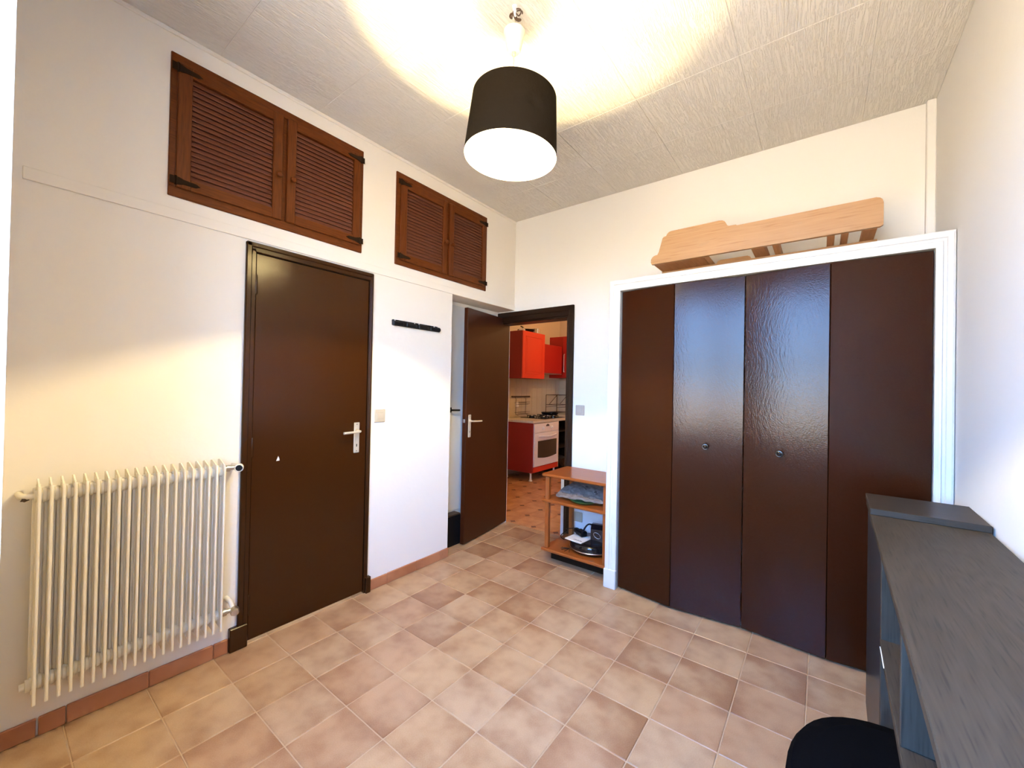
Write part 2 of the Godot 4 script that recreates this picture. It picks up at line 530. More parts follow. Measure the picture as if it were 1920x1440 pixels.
func build_window():
	var w := Node3D.new()
	w.name = "window_1"; add_child(w); w.set_meta("kind", "structure")
	w.set_meta("label", "tall white french window behind the camera")
	obj("window_frame", boxes([[1.25, 1.30, 0, 2.62, 3.27, 3.34], [2.51, 2.56, 0, 2.62, 3.27, 3.34], [1.30, 2.51, 2.57, 2.62, 3.27, 3.34], [1.30, 2.51, 0, 0.04, 3.27, 3.34]], 0.004), M.white_gloss, w)
	for s in 2:
		var x0 := 1.30 + 0.605 * s
		var x1 := x0 + 0.605
		var sash := obj("sash", boxes([[x0, x0 + 0.055, 0.04, 2.57, 3.28, 3.325], [x1 - 0.055, x1, 0.04, 2.57, 3.28, 3.325], [x0 + 0.055, x1 - 0.055, 2.50, 2.57, 3.28, 3.325],
			[x0 + 0.055, x1 - 0.055, 0.04, 0.16, 3.28, 3.325], [x0 + 0.055, x1 - 0.055, 0.80, 0.90, 3.28, 3.325], [x0 + 0.055, x1 - 0.055, 1.68, 1.71, 3.285, 3.32]], 0.003), M.white_gloss, w)
		obj("panel", B(Vector3(x0 + 0.055, 0.16, 3.295), Vector3(x1 - 0.055, 0.80, 3.31)), M.white_gloss, sash)
		obj("pane", B(Vector3(x0 + 0.055, 0.90, 3.30), Vector3(x1 - 0.055, 1.68, 3.304)), M.glass, sash)
		obj("pane", B(Vector3(x0 + 0.055, 1.71, 3.30), Vector3(x1 - 0.055, 2.50, 3.304)), M.glass, sash)
	var out := struct("wall_balcony", boxes([[0.4, 3.4, -0.3, -0.05, 3.45, 4.5]]), M.plaster, "balcony slab outside the window")
	out.name = "floor_balcony"

func handle(parent: Node, at: Vector3, out: Vector3, side: Vector3, low: float, high: float, m: Material, lever_len := 0.115):
	# backplate with lever, keyhole and screws; out = away from the leaf, side = where the lever points
	var xf := Transform3D(Basis(side, Vector3.UP, side.cross(Vector3.UP)), at)
	if xf.basis.z.dot(out) < 0: xf.basis.z = -xf.basis.z
	var g := Geo.new()
	g.obox(xf, Vector3(-0.019, low, 0), Vector3(0.019, high, 0.006), 0.0025)
	obj("backplate", g, m, parent)
	var hy := low + (high - low) * 0.72
	var lv := Geo.new()
	lv.tube([xf * Vector3(0, hy, 0.004), xf * Vector3(0, hy, 0.045), xf * Vector3(0.006, hy, 0.052), xf * Vector3(0.05, hy - 0.002, 0.054), xf * Vector3(lever_len, hy - 0.004, 0.052)], 0.0075, 10)
	lv.lathe([Vector2(0.0, 0.0), Vector2(0.014, 0.0), Vector2(0.013, 0.012), Vector2(0.0, 0.013)], 16, Transform3D(Basis(xf.basis.x, xf.basis.z, -xf.basis.y), xf * Vector3(0, hy, 0.005)))
	obj("lever", lv, m, parent)
	var k := Geo.new()
	k.obox(xf, Vector3(-0.003, low + (high - low) * 0.2, 0.0055), Vector3(0.003, low + (high - low) * 0.29, 0.0066))
	obj("keyhole", k, M.black, parent)
	for sy in [low + 0.012, high - 0.012]:
		var s := Geo.new()
		s.lathe([Vector2(0.0032, 0.0), Vector2(0.003, 0.0012), Vector2(0.0, 0.0014)], 10, Transform3D(Basis(xf.basis.x, xf.basis.z, -xf.basis.y), xf * Vector3(0, sy, 0.0058)))
		obj("screw", s, M.bronze, parent)

func build_left_door():
	var d := Node3D.new()
	d.name = "door_1"; add_child(d); d.set_meta("kind", "structure")
	d.set_meta("label", "closed glossy brown flush door in the left wall")
	# casing: outer moulding and an inner step
	var g := Geo.new()
	g.box(Vector3(0.0, 0, 2.262), Vector3(0.020, 2.08, 2.290), 0.005)
	g.box(Vector3(-0.06, 0, 2.241), Vector3(0.012, 2.052, 2.264), 0.003)
	g.box(Vector3(0.0, 0, 1.548), Vector3(0.020, 2.08, 1.566), 0.005)
	g.box(Vector3(-0.06, 0, 1.556), Vector3(0.012, 2.052, 1.571), 0.003)
	g.box(Vector3(0.0, 2.055, 1.548), Vector3(0.020, 2.08, 2.290), 0.005)
	g.box(Vector3(-0.06, 2.033, 1.556), Vector3(0.012, 2.058, 2.264), 0.003)
	obj("casing", g, M.brown_frame, d)
	obj("plinth_block", B(Vector3(0.0, 0.0, 2.246), Vector3(0.030, 0.118, 2.326), 0.004), M.brown_frame, d)
	obj("plinth_block", B(Vector3(0.0, 0.0, 1.530), Vector3(0.030, 0.105, 1.566), 0.004), M.brown_frame, d)
	var leaf := obj("leaf", B(Vector3(-0.038, 0.012, 1.573), Vector3(0.0, 2.030, 2.238), 0.003), M.brown, d)
	for y in [1.865, 1.015, 0.2]:
		obj("hinge", L([Vector2(0, -0.055), Vector2(0.006, -0.05), Vector2(0.007, -0.046), Vector2(0.007, 0.046), Vector2(0.006, 0.05), Vector2(0, 0.055)], 12, Transform3D(Basis(), Vector3(0.006, y, 2.239))), M.brown_frame, leaf)
	handle(leaf, Vector3(0.0, 0.0, 1.641), Vector3.RIGHT, Vector3(0, 0, 1), 0.92, 1.112, M.satin)
	obj("paint_chip", P([Vector2(-0.008, -0.012), Vector2(0.009, -0.011), Vector2(0.007, 0.002), Vector2(0.002, 0.014), Vector2(-0.002, 0.004)], -0.0002, 0.0006, Transform3D(Basis(Vector3(0, 0, -1), Vector3.UP, Vector3.RIGHT), Vector3(0.0, 0.941, 2.109))), M.chip, leaf)

func build_open_door():
	var d := Node3D.new()
	d.name = "door_2"; add_child(d); d.set_meta("kind", "structure")
	d.set_meta("label", "open brown door of the kitchen doorway")
	var g := Geo.new()
	g.box(Vector3(0.600, 0, 0), Vector3(0.655, 2.079, 0.016), 0.004)
	g.box(Vector3(-0.19, 1.986, 0), Vector3(0.655, 2.079, 0.016), 0.004)
	g.box(Vector3(0.612, 0, 0), Vector3(0.655, 2.066, 0.022), 0.004)
	g.box(Vector3(-0.19, 2.03, 0), Vector3(0.655, 2.079, 0.022), 0.004)
	g.box(Vector3(0.582, 0, -0.13), Vector3(0.602, 1.992, 0.004), 0.002)
	g.box(Vector3(-0.15, 1.972, -0.13), Vector3(0.602, 1.992, 0.004), 0.002)
	obj("casing", g, M.dark_frame, d)
	# leaf swung into the room past square, hinged at the left of the doorway
	var hinge := Vector3(-0.150, 0, -0.128)
	var free := Vector3(-0.046, 0, 0.592)
	var dir := (free - hinge).normalized()
	var out := Vector3(dir.z, 0, -dir.x)
	var xf := Transform3D(Basis(dir, Vector3.UP, -out), hinge)   # local x along the leaf, -z towards the room
	var w := hinge.distance_to(free)
	var lg := Geo.new()
	lg.obox(xf, Vector3(0, 0.010, 0), Vector3(w, 2.030, 0.038), 0.003)
	var leaf := obj("leaf", lg, M.red_brown, d)
	handle(leaf, hinge + dir * (w - 0.052), out, -dir, 0.918, 1.112, M.satin)
	obj("latch", B(free + Vector3(-0.030, 1.045, 0.0), free + Vector3(-0.010, 1.075, 0.006), 0.001), M.steel, leaf)

func build_recess_door():
	var d := Node3D.new()
	d.name = "door_3"; add_child(d); d.set_meta("kind", "structure")
	d.set_meta("label", "white door in the recess behind the open door")
	var leaf := obj("leaf", B(Vector3(-0.196, 0.27, 0.04), Vector3(-0.186, 2.06, 0.822), 0.002), M.white_paint, d)
	var lv := Geo.new()
	lv.box(Vector3(-0.187, 1.128, 0.635), Vector3(-0.170, 1.172, 0.672), 0.004)
	lv.tube([Vector3(-0.175, 1.150, 0.652), Vector3(-0.142, 1.150, 0.652), Vector3(-0.138, 1.150, 0.640), Vector3(-0.138, 1.148, 0.575)], 0.008, 10)
	obj("lever", lv, M.black, leaf)
	obj("kick_board", B(Vector3(-0.195, 0, 0.56), Vector3(-0.115, 0.252, 0.822), 0.002), M.black, d)
	obj("kick_board", B(Vector3(-0.195, 0.252, 0.56), Vector3(-0.118, 0.262, 0.822), 0.002), M.bronze, d)

func build_cupboards():
	for c in [
		{"z0": 1.638, "z1": 2.606, "y0": 2.194, "y1": 2.846, "d": [[2.127, 2.582, 2.176, 2.527, 2.151], [1.662, 2.105, 1.710, 2.057, 2.080]], "dy": [2.236, 2.806], "sy": [2.287, 2.758],
			"label": "large louvred brown wall cupboard above the closed brown door"},
		{"z0": 0.430, "z1": 1.382, "y0": 2.193, "y1": 2.837, "d": [[0.910, 1.352, 0.953, 1.296, 0.932], [0.456, 0.884, 0.497, 0.836, 0.862]], "dy": [2.226, 2.796], "sy": [2.278, 2.738],
			"label": "louvred brown wall cupboard nearer the far corner, above the coat rack and recess"}]:
		var o := thing("louvred_cupboard", c.label, "cupboard", Vector3(0, c.y0, (c.z0 + c.z1) / 2.0), 0.0, "louvred cupboards built into the left wall")
		var off := -o.position
		var fr := boxes([[-0.05, 0.010, c.y0, c.dy[0] + 0.004, c.z0, c.z1], [-0.05, 0.010, c.dy[1] - 0.004, c.y1, c.z0, c.z1],
			[-0.05, 0.010, c.dy[0], c.dy[1], c.z0, c.d[1][0] + 0.004], [-0.05, 0.010, c.dy[0], c.dy[1], c.d[0][1] - 0.004, c.z1],
			[-0.05, 0.004, c.dy[0], c.dy[1], c.d[1][1] - 0.003, c.d[0][0] + 0.003]], 0.003)
		obj("frame", fr, M.cup_h, o).position = off
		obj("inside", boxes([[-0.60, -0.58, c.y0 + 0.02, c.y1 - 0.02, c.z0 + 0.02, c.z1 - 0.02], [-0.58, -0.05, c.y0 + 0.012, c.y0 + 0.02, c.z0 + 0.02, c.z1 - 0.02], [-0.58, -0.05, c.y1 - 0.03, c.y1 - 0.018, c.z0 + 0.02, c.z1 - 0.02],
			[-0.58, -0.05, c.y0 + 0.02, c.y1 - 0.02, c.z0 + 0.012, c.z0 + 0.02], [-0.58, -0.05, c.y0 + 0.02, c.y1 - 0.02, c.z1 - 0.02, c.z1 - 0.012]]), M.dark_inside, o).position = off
		for k in 2:
			var d = c.d[k]
			var door := Node3D.new()
			door.name = numbered("door", o)
			o.add_child(door, true)
			door.position = off
			for q in [[d[0], d[2]], [d[3], d[1]]]: obj("stile", B(Vector3(-0.012, c.dy[0], q[0]), Vector3(0.022, c.dy[1], q[1]), 0.003), M.cup_v, door)
			for q in [[c.dy[0], c.sy[0]], [c.sy[1], c.dy[1]]]: obj("rail", B(Vector3(-0.012, q[0], d[2]), Vector3(0.0215, q[1], d[3]), 0.002), M.cup_h, door)
			var ns := 20
			var sm: ArrayMesh
			var pitch: float = (c.sy[1] - c.sy[0]) / ns
			var sg := Geo.new()
			sg.box(Vector3(-0.0028, -0.0145, -(d[3] - d[2]) / 2.0), Vector3(0.0028, 0.0145, (d[3] - d[2]) / 2.0), 0.002)
			sm = sg.mesh()
			for s in ns:
				var sl := inst("slat", sm, M.slat, door)
				sl.position = Vector3(0.006, c.sy[0] + pitch * (s + 0.5), (d[2] + d[3]) / 2.0)
				sl.rotation.z = 0.50
			obj("knob", L([Vector2(0.008, 0.0), Vector2(0.0065, 0.008), Vector2(0.007, 0.012), Vector2(0.0155, 0.018), Vector2(0.017, 0.023), Vector2(0.0135, 0.030), Vector2(0.006, 0.033), Vector2(0, 0.0335)], 18, along(Vector3.RIGHT, Vector3(0.021, 2.470, d[4]))), M.cup_v, door)
			for y in [c.dy[0] + 0.028, c.dy[1] - 0.028]:
				# pointed strap hinge, its pin on the frame side
				var s := -1.0 if k == 0 else 1.0
				var z: float = d[1] if k == 0 else d[0]
				var poly := [Vector2(-0.022, -0.017), Vector2(0.012, -0.017), Vector2(0.03, -0.011), Vector2(0.075, -0.009), Vector2(0.092, 0.0), Vector2(0.075, 0.009), Vector2(0.03, 0.011), Vector2(0.012, 0.017), Vector2(-0.022, 0.017)]
				var hg := P(poly, 0.0, 0.003, Transform3D(Basis(Vector3(0, 0, s), Vector3.UP, Vector3.RIGHT), Vector3(0.0222, y, z)))
				hg.tube([Vector3(0.024, y - 0.02, z), Vector3(0.024, y + 0.02, z)], 0.005, 8)
				obj("hinge", hg, M.dark_inside, door)

func build_closet():
	var o := thing("folding_door_closet", "dark brown four panel folding door closet with white moulded frame", "closet", Vector3(2.0, 0, 0.0))
	var off := -o.position
	var fr := Geo.new()
	var z := 0.462
	# moulded casing: stepped profile running up, across and down with mitred corners
	var prof := [Vector2(0, 0), Vector2(0, 0.014), Vector2(0.010, 0.018), Vector2(0.030, 0.018), Vector2(0.034, 0.012), Vector2(0.046, 0.012), Vector2(0.050, 0.017), Vector2(0.058, 0.015), Vector2(0.070, 0.009), Vector2(0.076, 0.009), Vector2(0.076, -0.02)]
	var x0 := 1.183
	var x1 := 2.826
	var yt := 2.099
	for k in prof.size() - 1:
		var a: Vector2 = prof[k]
		var b: Vector2 = prof[k + 1]
		var wr := 0.82
		var path := func(q: Vector2): return [Vector3(x0 + q.x, 0, z + q.y), Vector3(x0 + q.x, yt - q.x * 0.93, z + q.y), Vector3(x1 - q.x * wr, yt - q.x * 0.93, z + q.y), Vector3(x1 - q.x * wr, 0, z + q.y)]
		var pa: Array = path.call(a)
		var pb: Array = path.call(b)
		for s in 3:
			var outw := Vector3(0, 0, 1.0) * (1.0 if absf(b.x - a.x) > 1e-4 else 0.0)
			if absf(b.x - a.x) < 1e-4:
				outw = Vector3([1, 0, -1][s], [0, -1, 0][s], 0) * (1.0 if a.x > 0.01 else -1.0)
			fr.quad(pa[s], pa[s + 1], pb[s + 1], pb[s], outw)
	fr.box(Vector3(x0, 0, 0.40), Vector3(x0 + 0.072, yt - 0.002, z)); fr.box(Vector3(x1 - 0.060, 0, 0.40), Vector3(x1, yt - 0.002, z)); fr.box(Vector3(x0, yt - 0.070, 0.40), Vector3(x1, yt - 0.002, z))
	var casing := obj("casing", fr, M.white_paint, o)
	casing.position = off
	casing.set_meta("label", "white moulded frame")
	obj("plinth_block", B(Vector3(1.177, 0, 0.455), Vector3(1.262, 0.128, 0.484), 0.004), M.white_paint, o).position = off
	obj("body", boxes([[1.20, 1.22, 0, 2.07, 0.004, 0.41], [1.20, 2.826, 2.07, 2.09, 0.004, 0.41], [1.22, 2.826, 0.001, 0.02, 0.004, 0.40]]), M.white_paint, o).position = off
	var fold := [Vector2(1.262, 0.440), Vector2(1.620, 0.486), Vector2(2.003, 0.450), Vector2(2.387, 0.486), Vector2(2.762, 0.452)]
	for k in 4:
		var a := Vector3(fold[k].x, 0, fold[k].y)
		var b := Vector3(fold[k + 1].x, 0, fold[k + 1].y)
		var d := (b - a).normalized()
		var xf := Transform3D(Basis(d, Vector3.UP, d.cross(Vector3.UP)), a + off)
		var g := Geo.new()
		g.obox(xf, Vector3(0.0015, 0.012, -0.022), Vector3(a.distance_to(b) - 0.0015, 2.022, 0.0), 0.0025)
		var pn := obj("door_panel", g, M.closet, o)
		if k == 1 or k == 2:
			var at := xf * Vector3(0.190 if k == 1 else 0.178, 1.026, 0.0)
			obj("knob", L([Vector2(0.013, 0.0), Vector2(0.0075, 0.006), Vector2(0.0075, 0.012), Vector2(0.0165, 0.018), Vector2(0.0185, 0.022), Vector2(0.0165, 0.025), Vector2(0.012, 0.0245), Vector2(0.010, 0.026), Vector2(0.0, 0.029)], 20, along(xf.basis.z, at)), M.black_gloss, pn)

func build_kitchen():
	# shell
	struct("wall_kitchen_left", boxes([[-1.7, -1.5, -0.1, 2.9, -3.6, -0.13]]), M.kitchen_wall)
	struct("wall_kitchen_end", boxes([[-1.7, 1.4, -0.1, 2.9, -3.6, -3.38]]), M.kitchen_wall)
	struct("wall_kitchen_right", boxes([[1.2, 1.4, -0.1, 2.9, -3.38, -0.13]]), M.kitchen_wall)
	struct("ceiling", boxes([[-1.7, 1.4, 2.8, 2.95, -3.6, -0.13]]), M.ceiling_back)
	# tiled splashback
	var sb := Node3D.new()
	sb.name = "trim_splashback"; add_child(sb); sb.set_meta("kind", "structure")
	obj("backing", boxes([[-1.5, -1.494, 0.877, 1.51, -3.38, -1.74], [-1.494, -1.0, 0.877, 1.51, -3.38, -3.374]]), M.cream_tile, sb)
	for j in 4:
		for i in 11:
			var z := -1.742 - 0.15 * i
			if z < -3.3: continue
			obj("wall_tile", B(Vector3(-1.495, 0.88 + j * 0.157, maxf(z - 0.148, -3.374)), Vector3(-1.488, 0.88 + j * 0.157 + 0.154, z), 0.002), M.cream_tile, sb)
		for i in 3:
			obj("wall_tile", B(Vector3(-1.486 + 0.15 * i, 0.88 + j * 0.157, -3.375), Vector3(-1.338 + 0.15 * i, 0.88 + j * 0.157 + 0.154, -3.368), 0.002), M.cream_tile, sb)
	# wall cupboards
	var a := thing("wall_cabinet", "tall red kitchen wall cabinet with a panelled door and pans on top", "cabinet", Vector3(-1.5, 1.495, -2.07))
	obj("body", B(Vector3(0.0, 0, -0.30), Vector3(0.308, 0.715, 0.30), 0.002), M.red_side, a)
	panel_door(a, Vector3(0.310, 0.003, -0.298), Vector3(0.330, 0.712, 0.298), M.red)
	var b := thing("wall_cabinet", "low red cabinet front over the hob between the tall red cabinets", "cabinet", Vector3(-1.5, 1.60, -2.66))
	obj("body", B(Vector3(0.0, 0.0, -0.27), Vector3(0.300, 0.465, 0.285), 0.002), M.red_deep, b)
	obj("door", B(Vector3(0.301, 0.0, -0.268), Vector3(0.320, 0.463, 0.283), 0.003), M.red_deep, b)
	obj("trim", B(Vector3(0.03, -0.012, -0.268), Vector3(0.322, -0.001, 0.283), 0.002), M.steel, b)
	var c := thing("wall_cabinet", "red corner wall cabinet at the end wall of the kitchen", "cabinet", Vector3(-1.2, 1.535, -3.37))
	obj("body", B(Vector3(-0.30, 0, 0.0), Vector3(0.30, 0.72, 0.335), 0.002), M.red_deep, c)
	obj("door", B(Vector3(-0.02, 0.002, 0.337), Vector3(0.298, 0.718, 0.355), 0.003), M.red_deep, c)
	obj("handle", T([Vector3(0.02, 0.10, 0.356), Vector3(0.02, 0.11, 0.376), Vector3(0.02, 0.40, 0.376), Vector3(0.02, 0.41, 0.356)], 0.005, 8), M.steel, c)
	var c2 := thing("wall_cabinet", "bright red cabinet door edge beside the kitchen doorway's right jamb", "cabinet", Vector3(-0.74, 1.535, -3.37))
	obj("body", B(Vector3(-0.155, 0, 0.0), Vector3(0.30, 0.55, 0.335), 0.002), M.red_deep, c2)
	panel_door_z(c2, Vector3(-0.153, 0.002, 0.337), Vector3(0.298, 0.548, 0.357), M.red)
	# base unit, worktop, oven, hob
	var base := thing("base_cabinet", "dark red kitchen base cabinet on white legs around the oven", "cabinet", Vector3(-1.2, 0, -2.09))
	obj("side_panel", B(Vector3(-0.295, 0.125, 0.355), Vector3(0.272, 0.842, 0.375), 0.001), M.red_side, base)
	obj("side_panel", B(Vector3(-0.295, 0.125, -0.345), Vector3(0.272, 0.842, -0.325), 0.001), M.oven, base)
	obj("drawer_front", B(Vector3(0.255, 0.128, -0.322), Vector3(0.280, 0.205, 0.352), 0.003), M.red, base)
	obj("bottom_board", B(Vector3(-0.295, 0.125, -0.325), Vector3(0.254, 0.143, 0.355)), M.red_side, base)
	for s in [[0.22, 0.335], [-0.22, 0.335], [0.22, -0.30], [-0.22, -0.30]]:
		obj("leg", L([Vector2(0.0, 0.0), Vector2(0.026, 0.0), Vector2(0.028, 0.012), Vector2(0.017, 0.022), Vector2(0.014, 0.10), Vector2(0.022, 0.125), Vector2(0.0, 0.125)], 14, Transform3D(Basis(), Vector3(s[0], 0, s[1]))), M.oven, base)
	var top := obj("worktop", B(Vector3(-1.494, 0.842, -3.374), Vector3(-0.915, 0.877, -1.705), 0.004), M.counter)
	tag(top, "beige kitchen worktop over the oven and dark shelf", "worktop")
	var ov := thing("oven", "white built-in oven with a dark window under the worktop", "oven", Vector3(-0.93, 0.205, -2.09))
	obj("body", B(Vector3(-0.5, 0.003, -0.320), Vector3(-0.004, 0.60, 0.350)), M.oven, ov)
	obj("control_panel", B(Vector3(-0.004, 0.498, -0.320), Vector3(0.016, 0.628, 0.350), 0.003), M.oven, ov)
	var od := obj("door", B(Vector3(-0.003, 0.006, -0.320), Vector3(0.020, 0.492, 0.350), 0.004), M.oven, ov)
	var win := []
	for k in 9:
		var u := k / 8.0
		win.append(Vector2(lerpf(-0.255, 0.265, u), 0.135 - 0.022 * sin(u * PI)))
	win.append(Vector2(0.265, 0.375)); win.append(Vector2(-0.255, 0.375))
	obj("pane", P(win, 0.0, 0.003, Transform3D(Basis(Vector3(0, 0, 1), Vector3.UP, Vector3.RIGHT), Vector3(0.0195, 0, 0))), M.glass_dark, od)
	var hp := []
	for k in 9:
		var u := k / 8.0
		hp.append(Vector3(0.020 + 0.034 * sin(u * PI), 0.445 - 0.014 * sin(u * PI), lerpf(-0.245, 0.245, u)))
	obj("handle", T(hp, 0.012, 8), M.white_gloss, od)
	for z in [-0.115, 0.125]:
		obj("knob", L([Vector2(0.026, 0), Vector2(0.024, 0.012), Vector2(0.012, 0.016), Vector2(0.011, 0.026), Vector2(0, 0.027)], 16, along(Vector3.RIGHT, Vector3(0.015, 0.556, z))), M.white_gloss, ov)
	obj("clock", P([Vector2(-0.045, -0.012), Vector2(0.045, -0.012), Vector2(0.04, 0.008), Vector2(0.0, 0.024), Vector2(-0.04, 0.008)], 0, 0.003, Transform3D(Basis(Vector3(0, 0, -1), Vector3.UP, Vector3.RIGHT), Vector3(0.0155, 0.590, 0.0))), M.ink, ov)
	var hob := thing("gas_hob", "black gas hob with silver burners set on the worktop", "hob", Vector3(-1.215, 0.877, -2.42))
	obj("plate", B(Vector3(-0.235, 0, -0.30), Vector3(0.235, 0.010, 0.30), 0.003), M.black_gloss, hob)
	for s in [[0.11, 0.16], [-0.11, 0.16], [0.11, -0.14], [-0.11, -0.14]]:
		obj("burner", L([Vector2(0.046, 0.010), Vector2(0.046, 0.022), Vector2(0.034, 0.024), Vector2(0.034, 0.030), Vector2(0, 0.032)], 18, Transform3D(Basis(), Vector3(s[0], 0, s[1]))), M.black_gloss, hob)
		obj("burner_cap", L([Vector2(0.030, 0.031), Vector2(0.026, 0.037), Vector2(0, 0.039)], 16, Transform3D(Basis(), Vector3(s[0], 0, s[1]))), M.steel, hob)
		obj("pan_support", boxes([[s[0] - 0.09, s[0] + 0.09, 0.032, 0.040, s[1] - 0.004, s[1] + 0.004], [s[0] - 0.004, s[0] + 0.004, 0.032, 0.040, s[1] - 0.09, s[1] + 0.09], [s[0] - 0.09, s[0] - 0.082, 0.009, 0.040, s[1] - 0.004, s[1] + 0.004], [s[0] + 0.082, s[0] + 0.09, 0.009, 0.040, s[1] - 0.004, s[1] + 0.004]]), M.black, hob)
	var pan := thing("griddle_pan", "round black pan on the far burners of the gas hob", "pan", Vector3(-1.20, 0.917, -2.60))
	obj("bowl", L([Vector2(0, 0), Vector2(0.125, 0), Vector2(0.145, 0.040), Vector2(0.141, 0.040), Vector2(0.122, 0.005), Vector2(0, 0.005)], 28), M.black, pan)
	obj("handle", T([Vector3(0.09, 0.032, 0.105), Vector3(0.14, 0.045, 0.17), Vector3(0.155, 0.05, 0.20)], 0.008, 8), M.black, pan)
	# wire racks on the splashback
	var hang := thing("hanging_rack", "dark rail with two hanging wire shelves on the tiled splashback", "rack", Vector3(-1.488, 0.90, -2.15))
	obj("rail", B(Vector3(0.012, 0.300, -0.25), Vector3(0.028, 0.322, 0.24), 0.002), M.bronze, hang)
	for z in [-0.13, 0.13]:
		obj("hanger", T([Vector3(0.02, 0.31, z + 0.03), Vector3(0.024, 0.27, z), Vector3(0.02, 0.03, z), Vector3(0.075, 0.012, z)], 0.003, 6), M.bronze, hang)
	for y in [0.03, 0.185]:
		var rg := Geo.new()
		for q in [[0.012, 0.03], [0.045, 0.0], [0.078, 0.012], [0.080, 0.04]]:
			rg.tube([Vector3(q[0], y + q[1], -0.17), Vector3(q[0], y + q[1], 0.15)], 0.0028, 6)
		obj("wire_shelf", rg, M.bronze, hang)
	var dr := thing("dish_rack", "folding wire dish rack standing on the worktop behind the hob", "rack", Vector3(-1.33, 0.877, -3.05))
	var wires := Geo.new()
	for z in [-0.18, 0.18]:
		wires.tube([Vector3(0.10, 0.0, z), Vector3(0.10, 0.36, z)], 0.005, 6)
		wires.tube([Vector3(-0.12, 0.0, z), Vector3(-0.12, 0.36, z)], 0.005, 6)
		for y in [0.06, 0.19, 0.36]: wires.tube([Vector3(-0.12, y, z), Vector3(0.10, y, z)], 0.004, 6)
		wires.tube([Vector3(0.10, 0.36, z), Vector3(-0.05, 0.20, z)], 0.004, 6)
	for y in [0.06, 0.15, 0.19, 0.36]:
		for x in [-0.12, 0.10]: wires.tube([Vector3(x, y, -0.18), Vector3(x, y, 0.18)], 0.004, 6)
	for k in 7: wires.tube([Vector3(-0.12, 0.06, -0.15 + k * 0.05), Vector3(0.10, 0.06, -0.15 + k * 0.05)], 0.003, 6)
	obj("frame", wires, M.bronze, dr)
	outlet("wall_socket", "small white socket on the tiled splashback under the hanging rack", Vector3(-1.487, 1.085, -2.075), Vector3.RIGHT, M.white_gloss)
	# dark under-counter shelf beside the oven
	var sh := thing("low_rack", "dark open rack under the worktop right of the oven", "rack", Vector3(-1.2, 0, -2.85))
	obj("upright", boxes([[-0.28, 0.25, 0, 0.80, 0.36, 0.375], [-0.28, 0.25, 0, 0.80, -0.375, -0.36]]), M.dark_inside, sh)
	for y in [0.02, 0.40, 0.66]: obj("board", B(Vector3(-0.28, y, -0.36), Vector3(0.25, y + 0.018, 0.36)), M.dark_inside, sh)
	var pot := thing("cooking_pot", "dark round pot on the bottom of the under-counter rack", "pot", Vector3(-1.12, 0.038, -2.72))
	obj("bowl", L([Vector2(0, 0), Vector2(0.12, 0), Vector2(0.14, 0.02), Vector2(0.15, 0.17), Vector2(0.155, 0.175), Vector2(0.145, 0.175), Vector2(0.135, 0.02), Vector2(0, 0.01)], 24), M.black_gloss, pot)
	obj("lid", L([Vector2(0.152, 0.176), Vector2(0.10, 0.20), Vector2(0.02, 0.21), Vector2(0.018, 0.235), Vector2(0, 0.237)], 24), M.steel, pot)
	var wp := thing("low_cabinet", "narrow white low cabinet standing just inside the kitchen doorway", "cabinet", Vector3(0.47, 0, -0.29))
	obj("body", B(Vector3(-0.02, 0, -0.10), Vector3(0.06, 0.585, 0.12), 0.003), M.white_paint, wp)
	obj("cap", B(Vector3(-0.024, 0.585, -0.104), Vector3(0.064, 0.597, 0.124), 0.002), M.white_paint, wp)
	# on top of the tall cabinet
	var tin := thing("baking_tin", "fluted silver baking tin on top of the tall red cabinet", "tin", Vector3(-1.27, 2.211, -2.24))
	var fl := Geo.new()
	for k in 40:
		var r0 := 0.085 + (0.006 if k % 2 else 0.0)
		var r1 := 0.085 + (0.0 if k % 2 else 0.006)
		var p0 := Vector3(cos(TAU * k / 40), 0, sin(TAU * k / 40))
		var p1 := Vector3(cos(TAU * (k + 1) / 40), 0, sin(TAU * (k + 1) / 40))
		fl.quad(p0 * r0 * 0.8, p1 * r1 * 0.8, p1 * r1 + Vector3.UP * 0.075, p0 * r0 + Vector3.UP * 0.075, p0)
		fl.tri(Vector3.ZERO, p0 * r0 * 0.8, p1 * r1 * 0.8, Vector3.UP)
	obj("shell", fl, M.foil, tin)
	var fp := thing("frying_pan", "black frying pan lying on top of the tall red cabinet", "pan", Vector3(-1.30, 2.211, -2.02))
	obj("bowl", L([Vector2(0, 0), Vector2(0.11, 0), Vector2(0.135, 0.04), Vector2(0.13, 0.04), Vector2(0.105, 0.006), Vector2(0, 0.006)], 24), M.black, fp)
	obj("handle", T([Vector3(0.06, 0.03, 0.11), Vector3(0.09, 0.05, 0.22), Vector3(0.09, 0.055, 0.26)], 0.009, 8), M.black, fp)
	for q in [[-1.24, -1.832, 0.04, "crumpled white plastic bag on the tall red cabinet, near its front left corner"]]:
		var bag := obj("plastic_bag", lump(Vector3(0.055, q[2], 0.042), 9), M.paper)
		bag.position = Vector3(q[0], 2.211, q[1])
		tag(bag, q[3], "bag")
	# kitchen lamp, out of the camera's view through the doorway
	var kl := thing("ceiling_lamp", "round glowing ceiling lamp of the kitchen", "lamp", Vector3(0.30, 2.8, -2.12))
	obj("base", L([Vector2(0, -0.02), Vector2(0.07, -0.02), Vector2(0.07, 0.0), Vector2(0, 0)], 24), M.white_gloss, kl)
	obj("glowing_globe", L([Vector2(0, -0.20), Vector2(0.05, -0.19), Vector2(0.085, -0.15), Vector2(0.09, -0.10), Vector2(0.075, -0.05), Vector2(0.05, -0.02)], 24), M.bulb, kl)
	var om := OmniLight3D.new()
	om.name = "kitchen_light"; om.light_color = Color(1.0, 0.80, 0.55); om.light_energy = KITCHEN; om.light_size = 0.08
